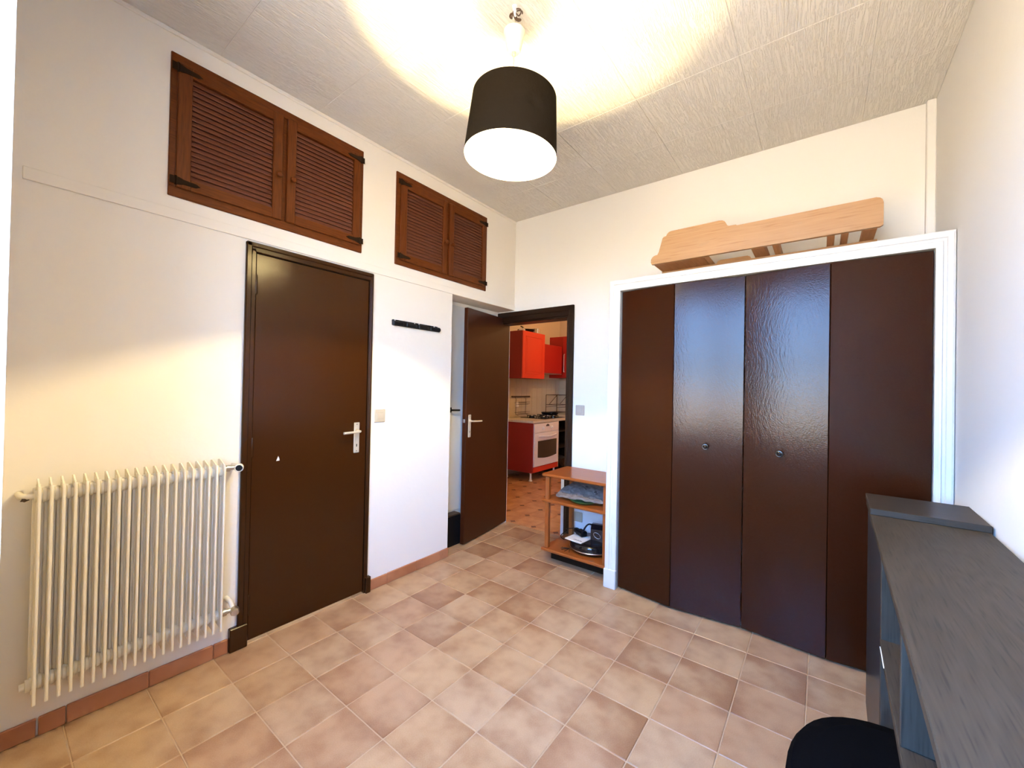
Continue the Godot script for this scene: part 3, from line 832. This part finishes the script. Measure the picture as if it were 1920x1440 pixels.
	om.omni_range = 8.0; om.omni_attenuation = 2.0; om.shadow_enabled = true
	om.position = Vector3(0.0, -0.13, 0.0)
	kl.add_child(om)

func panel_door(parent: Node, lo: Vector3, hi: Vector3, m: Material):      # door facing +x with a raised field
	var d := obj("door", B(lo, hi, 0.003), m, parent)
	var e := 0.07
	var x := hi.x
	var z0 := lo.z + e
	var z1 := hi.z - e
	var y0 := lo.y + e
	var y1 := hi.y - e
	var g := boxes([[x - 0.002, x + 0.005, y0, y0 + 0.012, z0, z1], [x - 0.002, x + 0.005, y1 - 0.012, y1, z0, z1], [x - 0.002, x + 0.005, y0, y1, z0, z0 + 0.012], [x - 0.002, x + 0.005, y0, y1, z1 - 0.012, z1]], 0.003)
	obj("moulding", g, m, d)
	obj("raised_field", B(Vector3(x - 0.002, y0 + 0.03, z0 + 0.03), Vector3(x + 0.004, y1 - 0.03, z1 - 0.03), 0.0045), m, d)

func panel_door_z(parent: Node, lo: Vector3, hi: Vector3, m: Material):
	var d := obj("door", B(lo, hi, 0.003), m, parent)
	obj("raised_field", B(Vector3(lo.x + 0.06, lo.y + 0.06, hi.z - 0.002), Vector3(hi.x - 0.06, hi.y - 0.06, hi.z + 0.004), 0.004), m, d)
	obj("knob", L([Vector2(0.006, 0), Vector2(0.006, 0.01), Vector2(0.014, 0.016), Vector2(0.012, 0.024), Vector2(0, 0.026)], 14, along(Vector3(0, 0, 1), Vector3(lo.x + 0.03, hi.y - 0.10, hi.z))), M.steel, d)

func lump(size: Vector3, seed_: int) -> Geo:
	var n := FastNoiseLite.new()
	n.seed = seed_; n.frequency = 2.2
	var g := Geo.new()
	var f := func(i: int, j: int):
		var a := TAU * i / 18.0
		var b := PI / 2.0 * j / 8.0
		var d := Vector3(cos(a) * cos(b), sin(b), sin(a) * cos(b))
		return d * size * (1.0 + 0.55 * n.get_noise_3dv(d)) * Vector3(1, 1, 1)
	for i in 18:
		for j in 8:
			var p0: Vector3 = f.call(i, j)
			var p1: Vector3 = f.call(i + 1, j)
			var p2: Vector3 = f.call(i + 1, j + 1)
			var p3: Vector3 = f.call(i, j + 1)
			g.quad(p0, p1, p2, p3, p0 + p2)
	return g

func build_radiator():
	var o := thing("radiator", "cream column radiator with twenty flat fins on the left wall", "radiator", Vector3(0.06, 0.0, 2.68))
	var off := -o.position
	# one fin: a flat blade with a rounded front bead and slanted ends
	var fin := Geo.new()
	var poly := [Vector2(0.036, 0.205), Vector2(0.105, 0.195), Vector2(0.124, 0.178), Vector2(0.128, 0.20), Vector2(0.128, 0.945), Vector2(0.122, 0.962), Vector2(0.060, 0.985), Vector2(0.036, 0.980)]
	fin.prism(poly, -0.0022, 0.0022)
	fin.tube([Vector3(0.124, 0.182, 0), Vector3(0.1245, 0.21, 0), Vector3(0.1245, 0.945, 0), Vector3(0.119, 0.963, 0)], 0.0052, 8)
	fin.box(Vector3(0.076, 0.212, -0.0138), Vector3(0.080, 0.955, 0.0138), 0.001)
	fin.tube([Vector3(0.082, 0.205, 0), Vector3(0.082, 0.966, 0)], 0.0060, 8)
	var me := fin.mesh()
	for k in 20:
		inst("fin", me, M.radiator, o).position = off + Vector3(0, 0, 2.965 - 0.03 * k)
	for y in [0.925, 0.245]:
		var hd := T([Vector3(0.082, y, 2.385), Vector3(0.082, y, 2.975)], 0.0215, 18)
		for k in 19:
			hd.add(L([Vector2(0.0215, -0.006), Vector2(0.0255, -0.004), Vector2(0.0255, 0.004), Vector2(0.0215, 0.006)], 18, along(Vector3(0, 0, 1), Vector3(0.082, y, 2.95 - 0.03 * k))))
		obj("header_pipe", hd, M.radiator, o).position = off
	for z in [2.52, 2.83]:
		obj("bracket", boxes([[0.0, 0.040, 0.905, 0.918, z - 0.010, z + 0.010], [0.0, 0.006, 0.86, 0.93, z - 0.012, z + 0.012]], 0.001), M.radiator, o).position = off
	# upper right valve: union nut, chrome elbow, white hand wheel with dark cap
	var v := obj("valve", L([Vector2(0.012, 0), Vector2(0.012, 0.012), Vector2(0.017, 0.012), Vector2(0.017, 0.026), Vector2(0.011, 0.028), Vector2(0.011, 0.046)], 6, along(Vector3(0, 0, -1), Vector3(0.082, 0.938, 2.388))), M.steel, o)
	v.position = off
	obj("elbow", T([Vector3(0.082, 0.938, 2.344), Vector3(0.082, 0.938, 2.328), Vector3(0.060, 0.938, 2.322), Vector3(0.0, 0.938, 2.322)], 0.010, 10), M.steel, v)
	obj("hand_wheel", L([Vector2(0.0, 0), Vector2(0.014, 0.0), Vector2(0.018, 0.008), Vector2(0.019, 0.036), Vector2(0.016, 0.040), Vector2(0.014, 0.036)], 20, along(Vector3(0.85, 0, 0.35), Vector3(0.083, 0.938, 2.320))), M.white_gloss, v)
	obj("cap", L([Vector2(0.0145, 0.030), Vector2(0.0145, 0.037), Vector2(0, 0.037)], 16, along(Vector3(0.85, 0, 0.35), Vector3(0.083, 0.938, 2.320))), M.black, v)
	# lower right lockshield with its pipe
	var w := obj("valve", L([Vector2(0.012, 0), Vector2(0.012, 0.012), Vector2(0.017, 0.012), Vector2(0.017, 0.026), Vector2(0.011, 0.028), Vector2(0.011, 0.046)], 6, along(Vector3(0, 0, -1), Vector3(0.082, 0.245, 2.388))), M.steel, o)
	w.position = off
	obj("knob", L([Vector2(0, 0), Vector2(0.014, 0.0), Vector2(0.019, 0.010), Vector2(0.019, 0.034), Vector2(0.015, 0.042), Vector2(0, 0.043)], 16, along(Vector3(0.8, -0.1, 0.2), Vector3(0.078, 0.245, 2.326))), M.steel, w)
	obj("elbow", T([Vector3(0.082, 0.245, 2.344), Vector3(0.078, 0.252, 2.334), Vector3(0.05, 0.272, 2.334), Vector3(0.0, 0.276, 2.336)], 0.010, 10), M.white_gloss, w)
	# left end: pipe from the wall into the upper header, plug in the lower one
	var u := obj("inlet", T([Vector3(0.082, 0.925, 2.968), Vector3(0.082, 0.925, 2.990), Vector3(0.072, 0.925, 3.004), Vector3(0.0, 0.925, 3.008)], 0.011, 10), M.radiator, o)
	u.position = off
	obj("bleed_key", L([Vector2(0.008, 0), Vector2(0.008, 0.014), Vector2(0.004, 0.016), Vector2(0, 0.022)], 6, along(Vector3(0, -0.4, 0.9), Vector3(0.082, 0.920, 2.988))), M.bronze, u)
	obj("plug", L([Vector2(0.021, 0), Vector2(0.021, 0.012), Vector2(0.014, 0.013), Vector2(0.013, 0.026), Vector2(0, 0.027)], 12, along(Vector3(0, 0, 1), Vector3(0.082, 0.240, 2.972))), M.radiator, o).position = off

func build_lamp():
	var ax := 1.32
	var az := 1.776
	var o := thing("pendant_lamp", "dark grey drum pendant lamp hanging from the ceiling", "lamp", Vector3(ax, 2.30, az))
	var off := -o.position
	var yt := 2.556
	var yb := 2.311
	# shade: tilted a little, with a dent on the side towards the closet
	var mid := Vector3(ax, (yt + yb) / 2.0, az)
	var tilt := Basis(Vector3(-0.57, 0, -0.82).normalized(), 0.055)
	var skin := func(inner: float):
		var g := Geo.new()
		var seg := 72
		var rows := 18
		var f := func(i: int, j: int):
			var an := TAU * i / seg
			var v := float(j) / rows
			var r := lerpf(0.193, 0.174, v) - inner
			var da := angle_difference(an, -0.21 + 0.62)
			var dv := (v - 0.50) / 0.075
			r -= 0.012 * exp(-pow(da / 0.13, 2.0) - dv * dv) - 0.004 * exp(-pow((da - 0.12) / 0.10, 2.0) - pow((v - 0.56) / 0.05, 2.0))
			return mid + tilt * Vector3(cos(an) * r, (v - 0.5) * (yt - yb), sin(an) * r)
		for i in seg:
			for j in rows:
				var p0: Vector3 = f.call(i, j)
				var p1: Vector3 = f.call(i + 1, j)
				var p2: Vector3 = f.call(i + 1, j + 1)
				var p3: Vector3 = f.call(i, j + 1)
				var q := (p0 + p2) / 2.0 - mid
				q.y = 0.0
				var nf := func(ii: int, jj: int):
					var a: Vector3 = f.call(ii + 1, jj) - f.call(ii - 1, jj)
					var b: Vector3 = f.call(ii, jj + 1) - f.call(ii, jj - 1)
					var nn := a.cross(b).normalized()
					return nn if nn.dot(q) * (1.0 if inner == 0.0 else -1.0) > 0 else -nn
				g.tri3(p0, p1, p2, nf.call(i, j), nf.call(i + 1, j), nf.call(i + 1, j + 1))
				g.tri3(p0, p2, p3, nf.call(i, j), nf.call(i + 1, j + 1), nf.call(i, j + 1))
		return g
	var shade := obj("lamp_shade", skin.call(0.0), M.shade, o)
	shade.position = off
	obj("lining", skin.call(0.0018), M.lining, shade).set_meta("label", "white lining")
	# spider: a ring round the socket and three arms of two wires to the top rim
	var y_ring := 2.545
	for k in 3:
		var an: float = [PI + 0.02, -0.86, 1.19][k]
		var d := Vector3(cos(an), 0, sin(an))
		var s := Vector3(-d.z, 0, d.x)
		var g := Geo.new()
		for q in [-0.006, 0.006]:
			var e: Vector3 = mid + tilt * Vector3(d.x * 0.172, (yt - yb) / 2.0 - 0.006, d.z * 0.172)
			g.tube([Vector3(ax, y_ring, az) + d * 0.022 + s * q, e + s * q], 0.0016, 6)
		obj("arm", g, M.steel, o).position = off
	obj("ring", L([Vector2(0.021, -0.002), Vector2(0.025, -0.002), Vector2(0.025, 0.002), Vector2(0.021, 0.002), Vector2(0.021, -0.002)], 24, Transform3D(Basis(), Vector3(ax, y_ring, az))), M.steel, o).position = off
	obj("socket", L([Vector2(0.0, 2.486), Vector2(0.020, 2.486), Vector2(0.021, 2.500), Vector2(0.021, 2.560), Vector2(0.012, 2.575), Vector2(0.004, 2.580), Vector2(0, 2.580)], 20, Transform3D(Basis(), Vector3(ax, 0, az))), M.white_gloss, o).position = off
	obj("bulb", L([Vector2(0, 2.408), Vector2(0.014, 2.411), Vector2(0.024, 2.420), Vector2(0.028, 2.434), Vector2(0.026, 2.450), Vector2(0.017, 2.470), Vector2(0.013, 2.486)], 20, Transform3D(Basis(), Vector3(ax, 0, az))), M.bulb, o).position = off
	obj("cord", T([Vector3(ax, 2.575, az), Vector3(ax, 2.76, az), Vector3(ax, 2.90, az)], 0.0028, 8), M.satin, o).position = off
	# translucent canopy cup that has slid down the cord
	obj("canopy", L([Vector2(0.004, 2.752), Vector2(0.026, 2.755), Vector2(0.029, 2.762), Vector2(0.041, 2.826), Vector2(0.045, 2.837), Vector2(0.043, 2.837), Vector2(0.039, 2.827), Vector2(0.027, 2.764), Vector2(0.004, 2.759)], 32, Transform3D(Basis(), Vector3(ax, 0, az))), M.frosted, o).position = off
	obj("cord_grip", L([Vector2(0.003, 2.735), Vector2(0.007, 2.738), Vector2(0.008, 2.752), Vector2(0.004, 2.754)], 14, Transform3D(Basis(), Vector3(ax, 0, az))), M.switch, o).position = off
	var om := OmniLight3D.new()
	om.name = "lamp_light"; om.light_color = Color(1.0, 0.90, 0.65); om.light_energy = LAMP; om.light_size = 0.009
	om.omni_range = 12.0; om.omni_attenuation = 2.0; om.shadow_enabled = true
	om.position = Vector3(ax, 2.444, az) + off
	o.add_child(om)
	# the LED bulb throws more of its light downwards than up past its own socket
	var sp := SpotLight3D.new()
	sp.name = "lamp_spot"; sp.light_color = om.light_color; sp.light_energy = LAMP_DOWN; sp.light_size = 0.009
	sp.spot_range = 12.0; sp.spot_attenuation = 2.0; sp.spot_angle = 86.0; sp.spot_angle_attenuation = 0.4; sp.shadow_enabled = true
	sp.position = om.position; sp.rotation.x = -PI / 2.0
	o.add_child(sp)
	# bare hook and wires above the canopy
	var h := thing("ceiling_hook", "bronze ceiling hook with a tangle of loose lamp wires", "hook", Vector3(ax, H - 0.008, az))
	var o2 := -h.position
	obj("plate", L([Vector2(0.0, 2.940), Vector2(0.010, 2.940), Vector2(0.012, 2.946), Vector2(0, 2.946)], 18, Transform3D(Basis(), Vector3(ax, 0, az))), M.white_gloss, h).position = o2
	var rt := Vector3(0.795, 0, -0.607)
	var hk := []
	for k in 15:
		var a := -1.3 + k * 0.33
		hk.append(Vector3(ax, 2.905, az) + rt * (-0.010 - 0.009 * cos(a)) + Vector3.UP * 0.010 * sin(a))
	hk.push_front(Vector3(ax, 2.94, az))
	obj("hook", T(hk, 0.0038, 8), M.bronze, h).position = o2
	obj("connector", boxes([[ax - 0.008, ax + 0.008, 2.896, 2.938, az - 0.006, az + 0.006]], 0.002), M.white_gloss, h).position = o2
	for w in [[0.0, 0.030, 0.022], [0.004, 0.024, 0.016], [-0.006, 0.034, 0.028]]:
		var pts := []
		for k in 19:
			var u := k / 18.0
			pts.append(Vector3(ax, 2.925, az) + rt * (w[0] + w[1] * sin(u * PI) * (0.7 + 0.3 * cos(u * 9.0 + w[1] * 90.0))) + Vector3.UP * (-0.045 * sin(u * PI * 0.95) - 0.012 * sin(u * 8.0)) + Vector3(0, 0, w[2] * 0.3 * sin(u * 5.0)))
		obj("wire", T(pts, 0.0030, 6), M.bronze, h).position = o2
	var lp := []
	for k in 22:
		var a := TAU * k / 16.0
		lp.append(Vector3(ax, 2.915, az) + rt * (0.020 + 0.012 * cos(a)) + Vector3.UP * 0.013 * sin(a) + Vector3(0.003 * sin(a * 2.0), 0, 0.0006 * k))
	obj("wire", T(lp, 0.0026, 6), M.bronze, h).position = o2

func build_sideboard():
	var o := thing("sideboard", "grey stained wood sideboard with an open kneehole along the right wall", "sideboard", Vector3(2.525, 0, 0.69), -0.0235)
	obj("top_board", B(Vector3(-0.006, 0.868, 0.02), Vector3(0.303, 0.890, 2.15), 0.002), M.grey_v, o)
	obj("end_board", B(Vector3(-0.008, 0.890, 0.0), Vector3(0.305, 0.914, 0.312), 0.002), M.grey_h, o)
	obj("front_panel", B(Vector3(0.0, 0.0, 0.02), Vector3(0.018, 0.868, 0.69), 0.002), M.grey_front, o)
	obj("side_panel", B(Vector3(0.0, 0.0, 0.69), Vector3(0.295, 0.868, 0.71), 0.002), M.grey_v, o)
	obj("side_panel", B(Vector3(0.018, 0.0, 0.02), Vector3(0.295, 0.868, 0.04), 0.002), M.grey_v, o)
	obj("shelf", B(Vector3(-0.002, 0.577, 0.71), Vector3(0.283, 0.600, 2.11), 0.002), M.grey_v, o)
	obj("divider", B(Vector3(0.0, 0.600, 1.18), Vector3(0.283, 0.868, 1.20), 0.002), M.grey_v, o)
	obj("side_panel", B(Vector3(0.0, 0.0, 2.11), Vector3(0.295, 0.868, 2.13), 0.002), M.grey_v, o)
	obj("back_panel", B(Vector3(0.283, 0.30, 0.71), Vector3(0.294, 0.868, 2.11)), M.grey_v, o)
	obj("edge_chip", P([Vector2(0.0, 0.0), Vector2(0.11, 0.0), Vector2(0.13, 0.002), Vector2(0.02, 0.003)], -0.001, 0.0012, Transform3D(Basis(Vector3(0, 0, 1), Vector3.UP, Vector3.LEFT), Vector3(-0.003, 0.590, 0.74))), M.chip, o)
	# stool tucked under the shelf
	var s := thing("stool", "round black upholstered stool half under the grey sideboard", "stool", Vector3(2.54, 0, 1.90))
	var seat := Geo.new()
	var prof := [[0.90, 0.395], [0.985, 0.405], [1.0, 0.425], [0.995, 0.450], [0.95, 0.470], [0.8, 0.484], [0.5, 0.494], [0.0, 0.498]]
	var f := func(i: int, k: int):
		var a := TAU * i / 48.0
		var e := 2.0 / 2.35
		return Vector3(signf(cos(a)) * pow(absf(cos(a)), e) * 0.246, 0, signf(sin(a)) * pow(absf(sin(a)), e) * 0.295) * prof[k][0] + Vector3.UP * prof[k][1]
	for i in 48:
		for k in prof.size() - 1:
			var p0: Vector3 = f.call(i, k)
			var p2: Vector3 = f.call(i + 1, k + 1)
			seat.quad(p0, f.call(i + 1, k), p2, f.call(i, k + 1), (p0 + p2) - Vector3(0, 0.84, 0))
		seat.tri(Vector3(0, 0.395, 0), f.call(i, 0), f.call(i + 1, 0), Vector3.DOWN)
	obj("seat", seat, M.black_soft, s)
	for q in [[-1, -1], [1, -1], [-1, 1], [1, 1]]:
		obj("leg", T([Vector3(q[0] * 0.13, 0.40, q[1] * 0.17), Vector3(q[0] * 0.155, 0.0, q[1] * 0.20)], 0.014, 10), M.black, s)

func build_pine_frame():
	var o := thing("pine_bed_frame", "pale pine wood frame with cross slats lying on top of the closet", "frame", Vector3(2.0, 2.09, 0.25))
	var off := -o.position
	var front := [Vector2(1.467, 2.172), Vector2(1.461, 2.186), Vector2(1.463, 2.206), Vector2(1.472, 2.220), Vector2(1.484, 2.227), Vector2(1.503, 2.230), Vector2(1.512, 2.248), Vector2(1.534, 2.330), Vector2(1.542, 2.338), Vector2(1.557, 2.341), Vector2(1.562, 2.352), Vector2(1.572, 2.362), Vector2(1.586, 2.366),
		Vector2(1.862, 2.368), Vector2(1.880, 2.365), Vector2(1.892, 2.357), Vector2(1.900, 2.342), Vector2(1.906, 2.330), Vector2(1.914, 2.325), Vector2(1.950, 2.324), Vector2(1.957, 2.319),
		Vector2(2.558, 2.319), Vector2(2.573, 2.314), Vector2(2.582, 2.304), Vector2(2.586, 2.288), Vector2(2.586, 2.180), Vector2(2.575, 2.173)]
	obj("side_board", P(front, 0.440, 0.462), M.pine_h, o).position = off
	for kn in [[1.783, 2.247, 0.030, 0.010], [2.255, 2.262, 0.010, 0.006]]:
		var el := []
		for k in 14: el.append(Vector2(kn[0] + kn[2] * cos(TAU * k / 14.0), kn[1] + kn[3] * sin(TAU * k / 14.0) + 0.2 * kn[2] * cos(TAU * k / 14.0)))
		obj("knot", P(el, 0.4615, 0.4624), M.pine_knot, o).position = off
	var back := [Vector2(1.47, 2.09), Vector2(2.58, 2.09), Vector2(2.58, 2.172), Vector2(2.020, 2.172), Vector2(2.006, 2.174), Vector2(1.998, 2.186), Vector2(1.985, 2.193), Vector2(1.835, 2.193), Vector2(1.820, 2.186), Vector2(1.812, 2.174), Vector2(1.800, 2.172), Vector2(1.47, 2.172)]
	obj("side_board", P(back, 0.236, 0.256), M.pine_h, o).position = off
	obj("side_board", B(Vector3(1.47, 2.09, 0.03), Vector3(2.58, 2.172, 0.05), 0.003), M.pine_h, o).position = off
	for c in [[1.472, 1.774, 0.05], [2.026, 2.092, 0.042], [2.128, 2.158, 0.05], [2.370, 2.402, 0.042], [2.430, 2.458, 0.05], [2.514, 2.566, 0.042]]:
		obj("slat", B(Vector3(c[0], 2.172, 0.03), Vector3(c[1], 2.172 + c[2], 0.441), 0.003), M.pine_v, o).position = off

func build_shelf():
	var o := thing("shelf_unit", "small orange-brown wooden three tier shelf between doorway and closet", "shelf", Vector3(0.90, 0, 0.22))
	var x0 := 0.625
	var x1 := 1.178
	var off := -o.position
	for y in [[0.668, 0.690], [0.470, 0.492], [0.092, 0.114]]:
		obj("board", B(Vector3(x0, y[0], 0.035), Vector3(x1, y[1], 0.428), 0.006), M.oak_h, o).position = off
	for p in [[0.665, 0.395], [0.700, 0.075], [1.150, 0.395], [1.150, 0.075]]:
		obj("post", B(Vector3(p[0] - 0.017, 0.114, p[1] - 0.017), Vector3(p[0] + 0.017, 0.668, p[1] + 0.017), 0.004), M.oak_v, o).position = off
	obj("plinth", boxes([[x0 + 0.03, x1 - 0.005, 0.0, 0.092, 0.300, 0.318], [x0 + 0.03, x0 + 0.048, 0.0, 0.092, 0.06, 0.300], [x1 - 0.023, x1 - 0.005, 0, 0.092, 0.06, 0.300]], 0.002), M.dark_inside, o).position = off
	# folded printed paper over a green dish on the middle board
	var dish := thing("dish", "green round dish under the printed paper on the shelf unit", "dish", Vector3(0.93, 0.492, 0.30))
	obj("bowl", L([Vector2(0, 0), Vector2(0.07, 0), Vector2(0.105, 0.018), Vector2(0.108, 0.020), Vector2(0.103, 0.020), Vector2(0.068, 0.004), Vector2(0, 0.004)], 28), M.green, dish)
	var pg := Geo.new()
	var n := FastNoiseLite.new()
	n.seed = 4; n.frequency = 6.0
	var f := func(i: int, j: int, lift: float):
		var u := i / 20.0
		var w := j / 14.0
		var h := 0.517 + 0.050 * (1.0 - w) + 0.016 * sin(w * PI) + n.get_noise_2d(u * 1.2, w) * 0.012
		return Vector3(lerpf(0.735, 1.125, u) + 0.02 * (0.5 - w), h + lift, lerpf(0.085, 0.372, w) - 0.035 * u * w)
	for i in 20:
		for j in 14:
			for lf in [0.0, 0.016]:
				pg.quad(f.call(i, j, lf), f.call(i + 1, j, lf), f.call(i + 1, j + 1, lf), f.call(i, j + 1, lf), Vector3.UP if lf > 0 else Vector3.DOWN)
	for i in 20:
		for j in [0, 14]: pg.quad(f.call(i, j, 0.0), f.call(i + 1, j, 0.0), f.call(i + 1, j, 0.016), f.call(i, j, 0.016), Vector3(0, 0, 1 if j else -1))
	for j in 14:
		for i in [0, 20]: pg.quad(f.call(i, j, 0.0), f.call(i, j + 1, 0.0), f.call(i, j + 1, 0.016), f.call(i, j, 0.016), Vector3(1 if i else -1, 0, 0))
	var paper := thing("folded_paper", "folded grey printed paper bag on the middle board of the shelf unit", "paper", Vector3(0.93, 0.492, 0.23))
	obj("sheets", pg, M.print_paper, paper).position = -paper.position
	var mk := Geo.new()
	for q in [[6, 5, 2.0], [7, 4, 1.6], [13, 8, 1.2], [14, 9, 1.0]]:
		var c: Vector3 = f.call(q[0], q[1], 0.0165)
		var c2: Vector3 = f.call(q[0] + 1, q[1], 0.0165)
		var c3: Vector3 = f.call(q[0] + 1, q[1] + 1, 0.0165)
		var c4: Vector3 = f.call(q[0], q[1] + 1, 0.0165)
		mk.quad(c, c2, c3, c4, Vector3.UP)
	obj("printed_mark", mk, M.ink, paper).position = -paper.position
	# robot vacuum and its odds and ends on the bottom board
	var rv := thing("robot_vacuum", "black round robot vacuum on the bottom board of the shelf unit", "vacuum", Vector3(0.955, 0.114, 0.215))
	obj("body", L([Vector2(0, 0.008), Vector2(0.155, 0.008), Vector2(0.163, 0.016), Vector2(0.165, 0.030), Vector2(0.165, 0.058), Vector2(0.158, 0.072), Vector2(0.150, 0.076), Vector2(0, 0.078)], 48), M.black_gloss, rv)
	obj("band", L([Vector2(0.1655, 0.022), Vector2(0.1675, 0.024), Vector2(0.1675, 0.028), Vector2(0.1655, 0.030)], 48), M.steel, rv)
	for k in 2: obj("wheel", L([Vector2(0, -0.012), Vector2(0.022, -0.012), Vector2(0.024, 0.0), Vector2(0.022, 0.012), Vector2(0, 0.012)], 16, along(Vector3.RIGHT, Vector3(-0.09 + 0.18 * k, 0.024, -0.02))), M.black, rv)
	var br := Geo.new()
	for an in [1.2, 1.75, 2.3, 2.85, 3.3]:
		br.tube([Vector3(-0.125, 0.012, 0.115), Vector3(-0.125 + 0.07 * cos(an), 0.006, 0.115 + 0.05 * sin(an) + 0.01)], 0.0022, 5)
	obj("side_brush", br, M.black, rv)
	var bk := thing("booklet", "white booklet with small print lying on the robot vacuum", "booklet", Vector3(0.875, 0.194, 0.255), -0.12)
	obj("pages", B(Vector3(-0.075, 0, -0.085), Vector3(0.075, 0.006, 0.095), 0.001), M.paper, bk)
	var tx := Geo.new()
	for k in 7: tx.box(Vector3(-0.010 + k * 0.011, 0.0062, 0.060 - 0.004 * (k % 2)), Vector3(-0.004 + k * 0.011, 0.0066, 0.070))
	obj("lettering", tx, M.ink, bk)
	var ad := thing("power_adapter", "black power adapter with a coiled cable on the white booklet", "adapter", Vector3(0.868, 0.2006, 0.215), -0.5)
	obj("block", B(Vector3(-0.045, 0, -0.03), Vector3(0.045, 0.042, 0.03), 0.010), M.black, ad)
	obj("plug", B(Vector3(-0.085, 0.004, -0.022), Vector3(-0.046, 0.036, 0.022), 0.008), M.black, ad)
	var cab := []
	for k in 26:
		var u := k / 25.0
		cab.append(Vector3(-0.08 - 0.13 * sin(u * PI * 0.9), 0.03 - 0.05 * u - 0.045 * sin(u * PI * 0.5) + 0.004, -0.01 + 0.08 * u + 0.03 * sin(u * 9.0)))
	obj("cable", T(cab, 0.0028, 6), M.black, ad)
	var dk := thing("charging_dock", "black charging dock with a grey logo outline standing on the robot vacuum", "charger", Vector3(1.035, 0.192, 0.215), 0.25)
	obj("housing", P([Vector2(-0.055, 0), Vector2(0.055, 0), Vector2(0.055, 0.10), Vector2(0.03, 0.128), Vector2(-0.025, 0.135), Vector2(-0.055, 0.105)], -0.07, 0.07, Transform3D(Basis(Vector3(0, 0, -1), Vector3.UP, Vector3.RIGHT), Vector3.ZERO)), M.black_gloss, dk)
	var lg := []
	for k in 17:
		var a := TAU * k / 16.0
		lg.append(Vector3(-0.022 + 0.026 * cos(a), 0.062 + 0.020 * sin(a) - 0.008 * cos(a), 0.0565))
	obj("outline", T(lg, 0.0016, 6), M.steel, dk)
	var cd := []
	for k in 20:
		var u := k / 19.0
		cd.append(Vector3(-0.06 - 0.085 * u, 0.10 + 0.030 * sin(u * PI) - 0.055 * u * u, -0.015 + 0.03 * u))
	obj("cable", T(cd, 0.006, 8), M.black, dk)

func outlet(called: String, label: String, at: Vector3, out: Vector3, m: Material):
	var o := thing(called, label, "socket", at)
	var xf := Transform3D(Basis(Vector3.UP.cross(out), Vector3.UP, out), Vector3.ZERO)
	var g := Geo.new()
	g.obox(xf, Vector3(-0.041, -0.041, 0), Vector3(0.041, 0.041, 0.009), 0.004)
	var p := obj("plate", g, m, o)
	obj("well", L([Vector2(0.022, 0.0085), Vector2(0.020, 0.0095), Vector2(0.019, 0.0095), Vector2(0.017, 0.006), Vector2(0, 0.006)], 20, Transform3D(Basis(xf.basis.x, xf.basis.z, -xf.basis.y), Vector3.ZERO)), M.switch_grey, p)
	for x in [-0.0095, 0.0095]:
		obj("contact", L([Vector2(0.003, 0.006), Vector2(0.003, 0.0072), Vector2(0, 0.0072)], 8, Transform3D(Basis(xf.basis.x, xf.basis.z, -xf.basis.y), xf * Vector3(x, 0, 0))), M.black, p)

func light_switch(label: String, at: Vector3, out: Vector3, m: Material):
	var o := thing("light_switch", label, "switch", at)
	var xf := Transform3D(Basis(Vector3.UP.cross(out), Vector3.UP, out), Vector3.ZERO)
	var g := Geo.new()
	g.obox(xf, Vector3(-0.042, -0.043, 0), Vector3(0.042, 0.043, 0.010), 0.004)
	obj("plate", g, m, o)
	var r := Geo.new()
	r.obox(xf, Vector3(-0.022, -0.023, 0.009), Vector3(0.022, 0.023, 0.013), 0.002)
	obj("rocker", r, m, o)

func build_small_things():
	light_switch("beige light switch on the left wall beside the closed brown door", Vector3(0.0, 1.147, 1.475), Vector3.RIGHT, M.switch)
	light_switch("grey light switch on the far wall between doorway and closet", Vector3(0.725, 1.171, 0.0), Vector3(0, 0, 1), M.switch_grey)
	outlet("wall_socket", "beige wall socket low on the far wall behind the shelf unit", Vector3(0.725, 0.268, 0.0), Vector3(0, 0, 1), M.switch)
	var c := thing("coat_rack", "black coat rack bar with folded hooks on the left wall", "coat rack", Vector3(0.0, 1.787, 1.188))
	obj("bar", B(Vector3(0.0, -0.020, -0.205), Vector3(0.016, 0.020, 0.207), 0.004), M.black, c)
	for z in [-0.17, -0.06, 0.05, 0.16]:
		obj("hook", B(Vector3(0.014, -0.018, z - 0.042), Vector3(0.024, 0.010, z + 0.042), 0.004), M.black, c)
	for z in [-0.165, -0.02, 0.02, 0.19]:
		obj("clip", B(Vector3(0.012, 0.012, z - 0.005), Vector3(0.0185, 0.018, z + 0.005), 0.001), M.steel, c)
	obj("end_cap", L([Vector2(0, 0), Vector2(0.018, 0.0), Vector2(0.018, 0.012), Vector2(0, 0.016)], 14, along(Vector3(0, 0, -1), Vector3(0.018, -0.004, -0.202))), M.black, c)
	for z in [0.195]:
		obj("clip", B(Vector3(0.002, -0.024, z - 0.03), Vector3(0.012, -0.019, z), 0.001), M.steel, c)
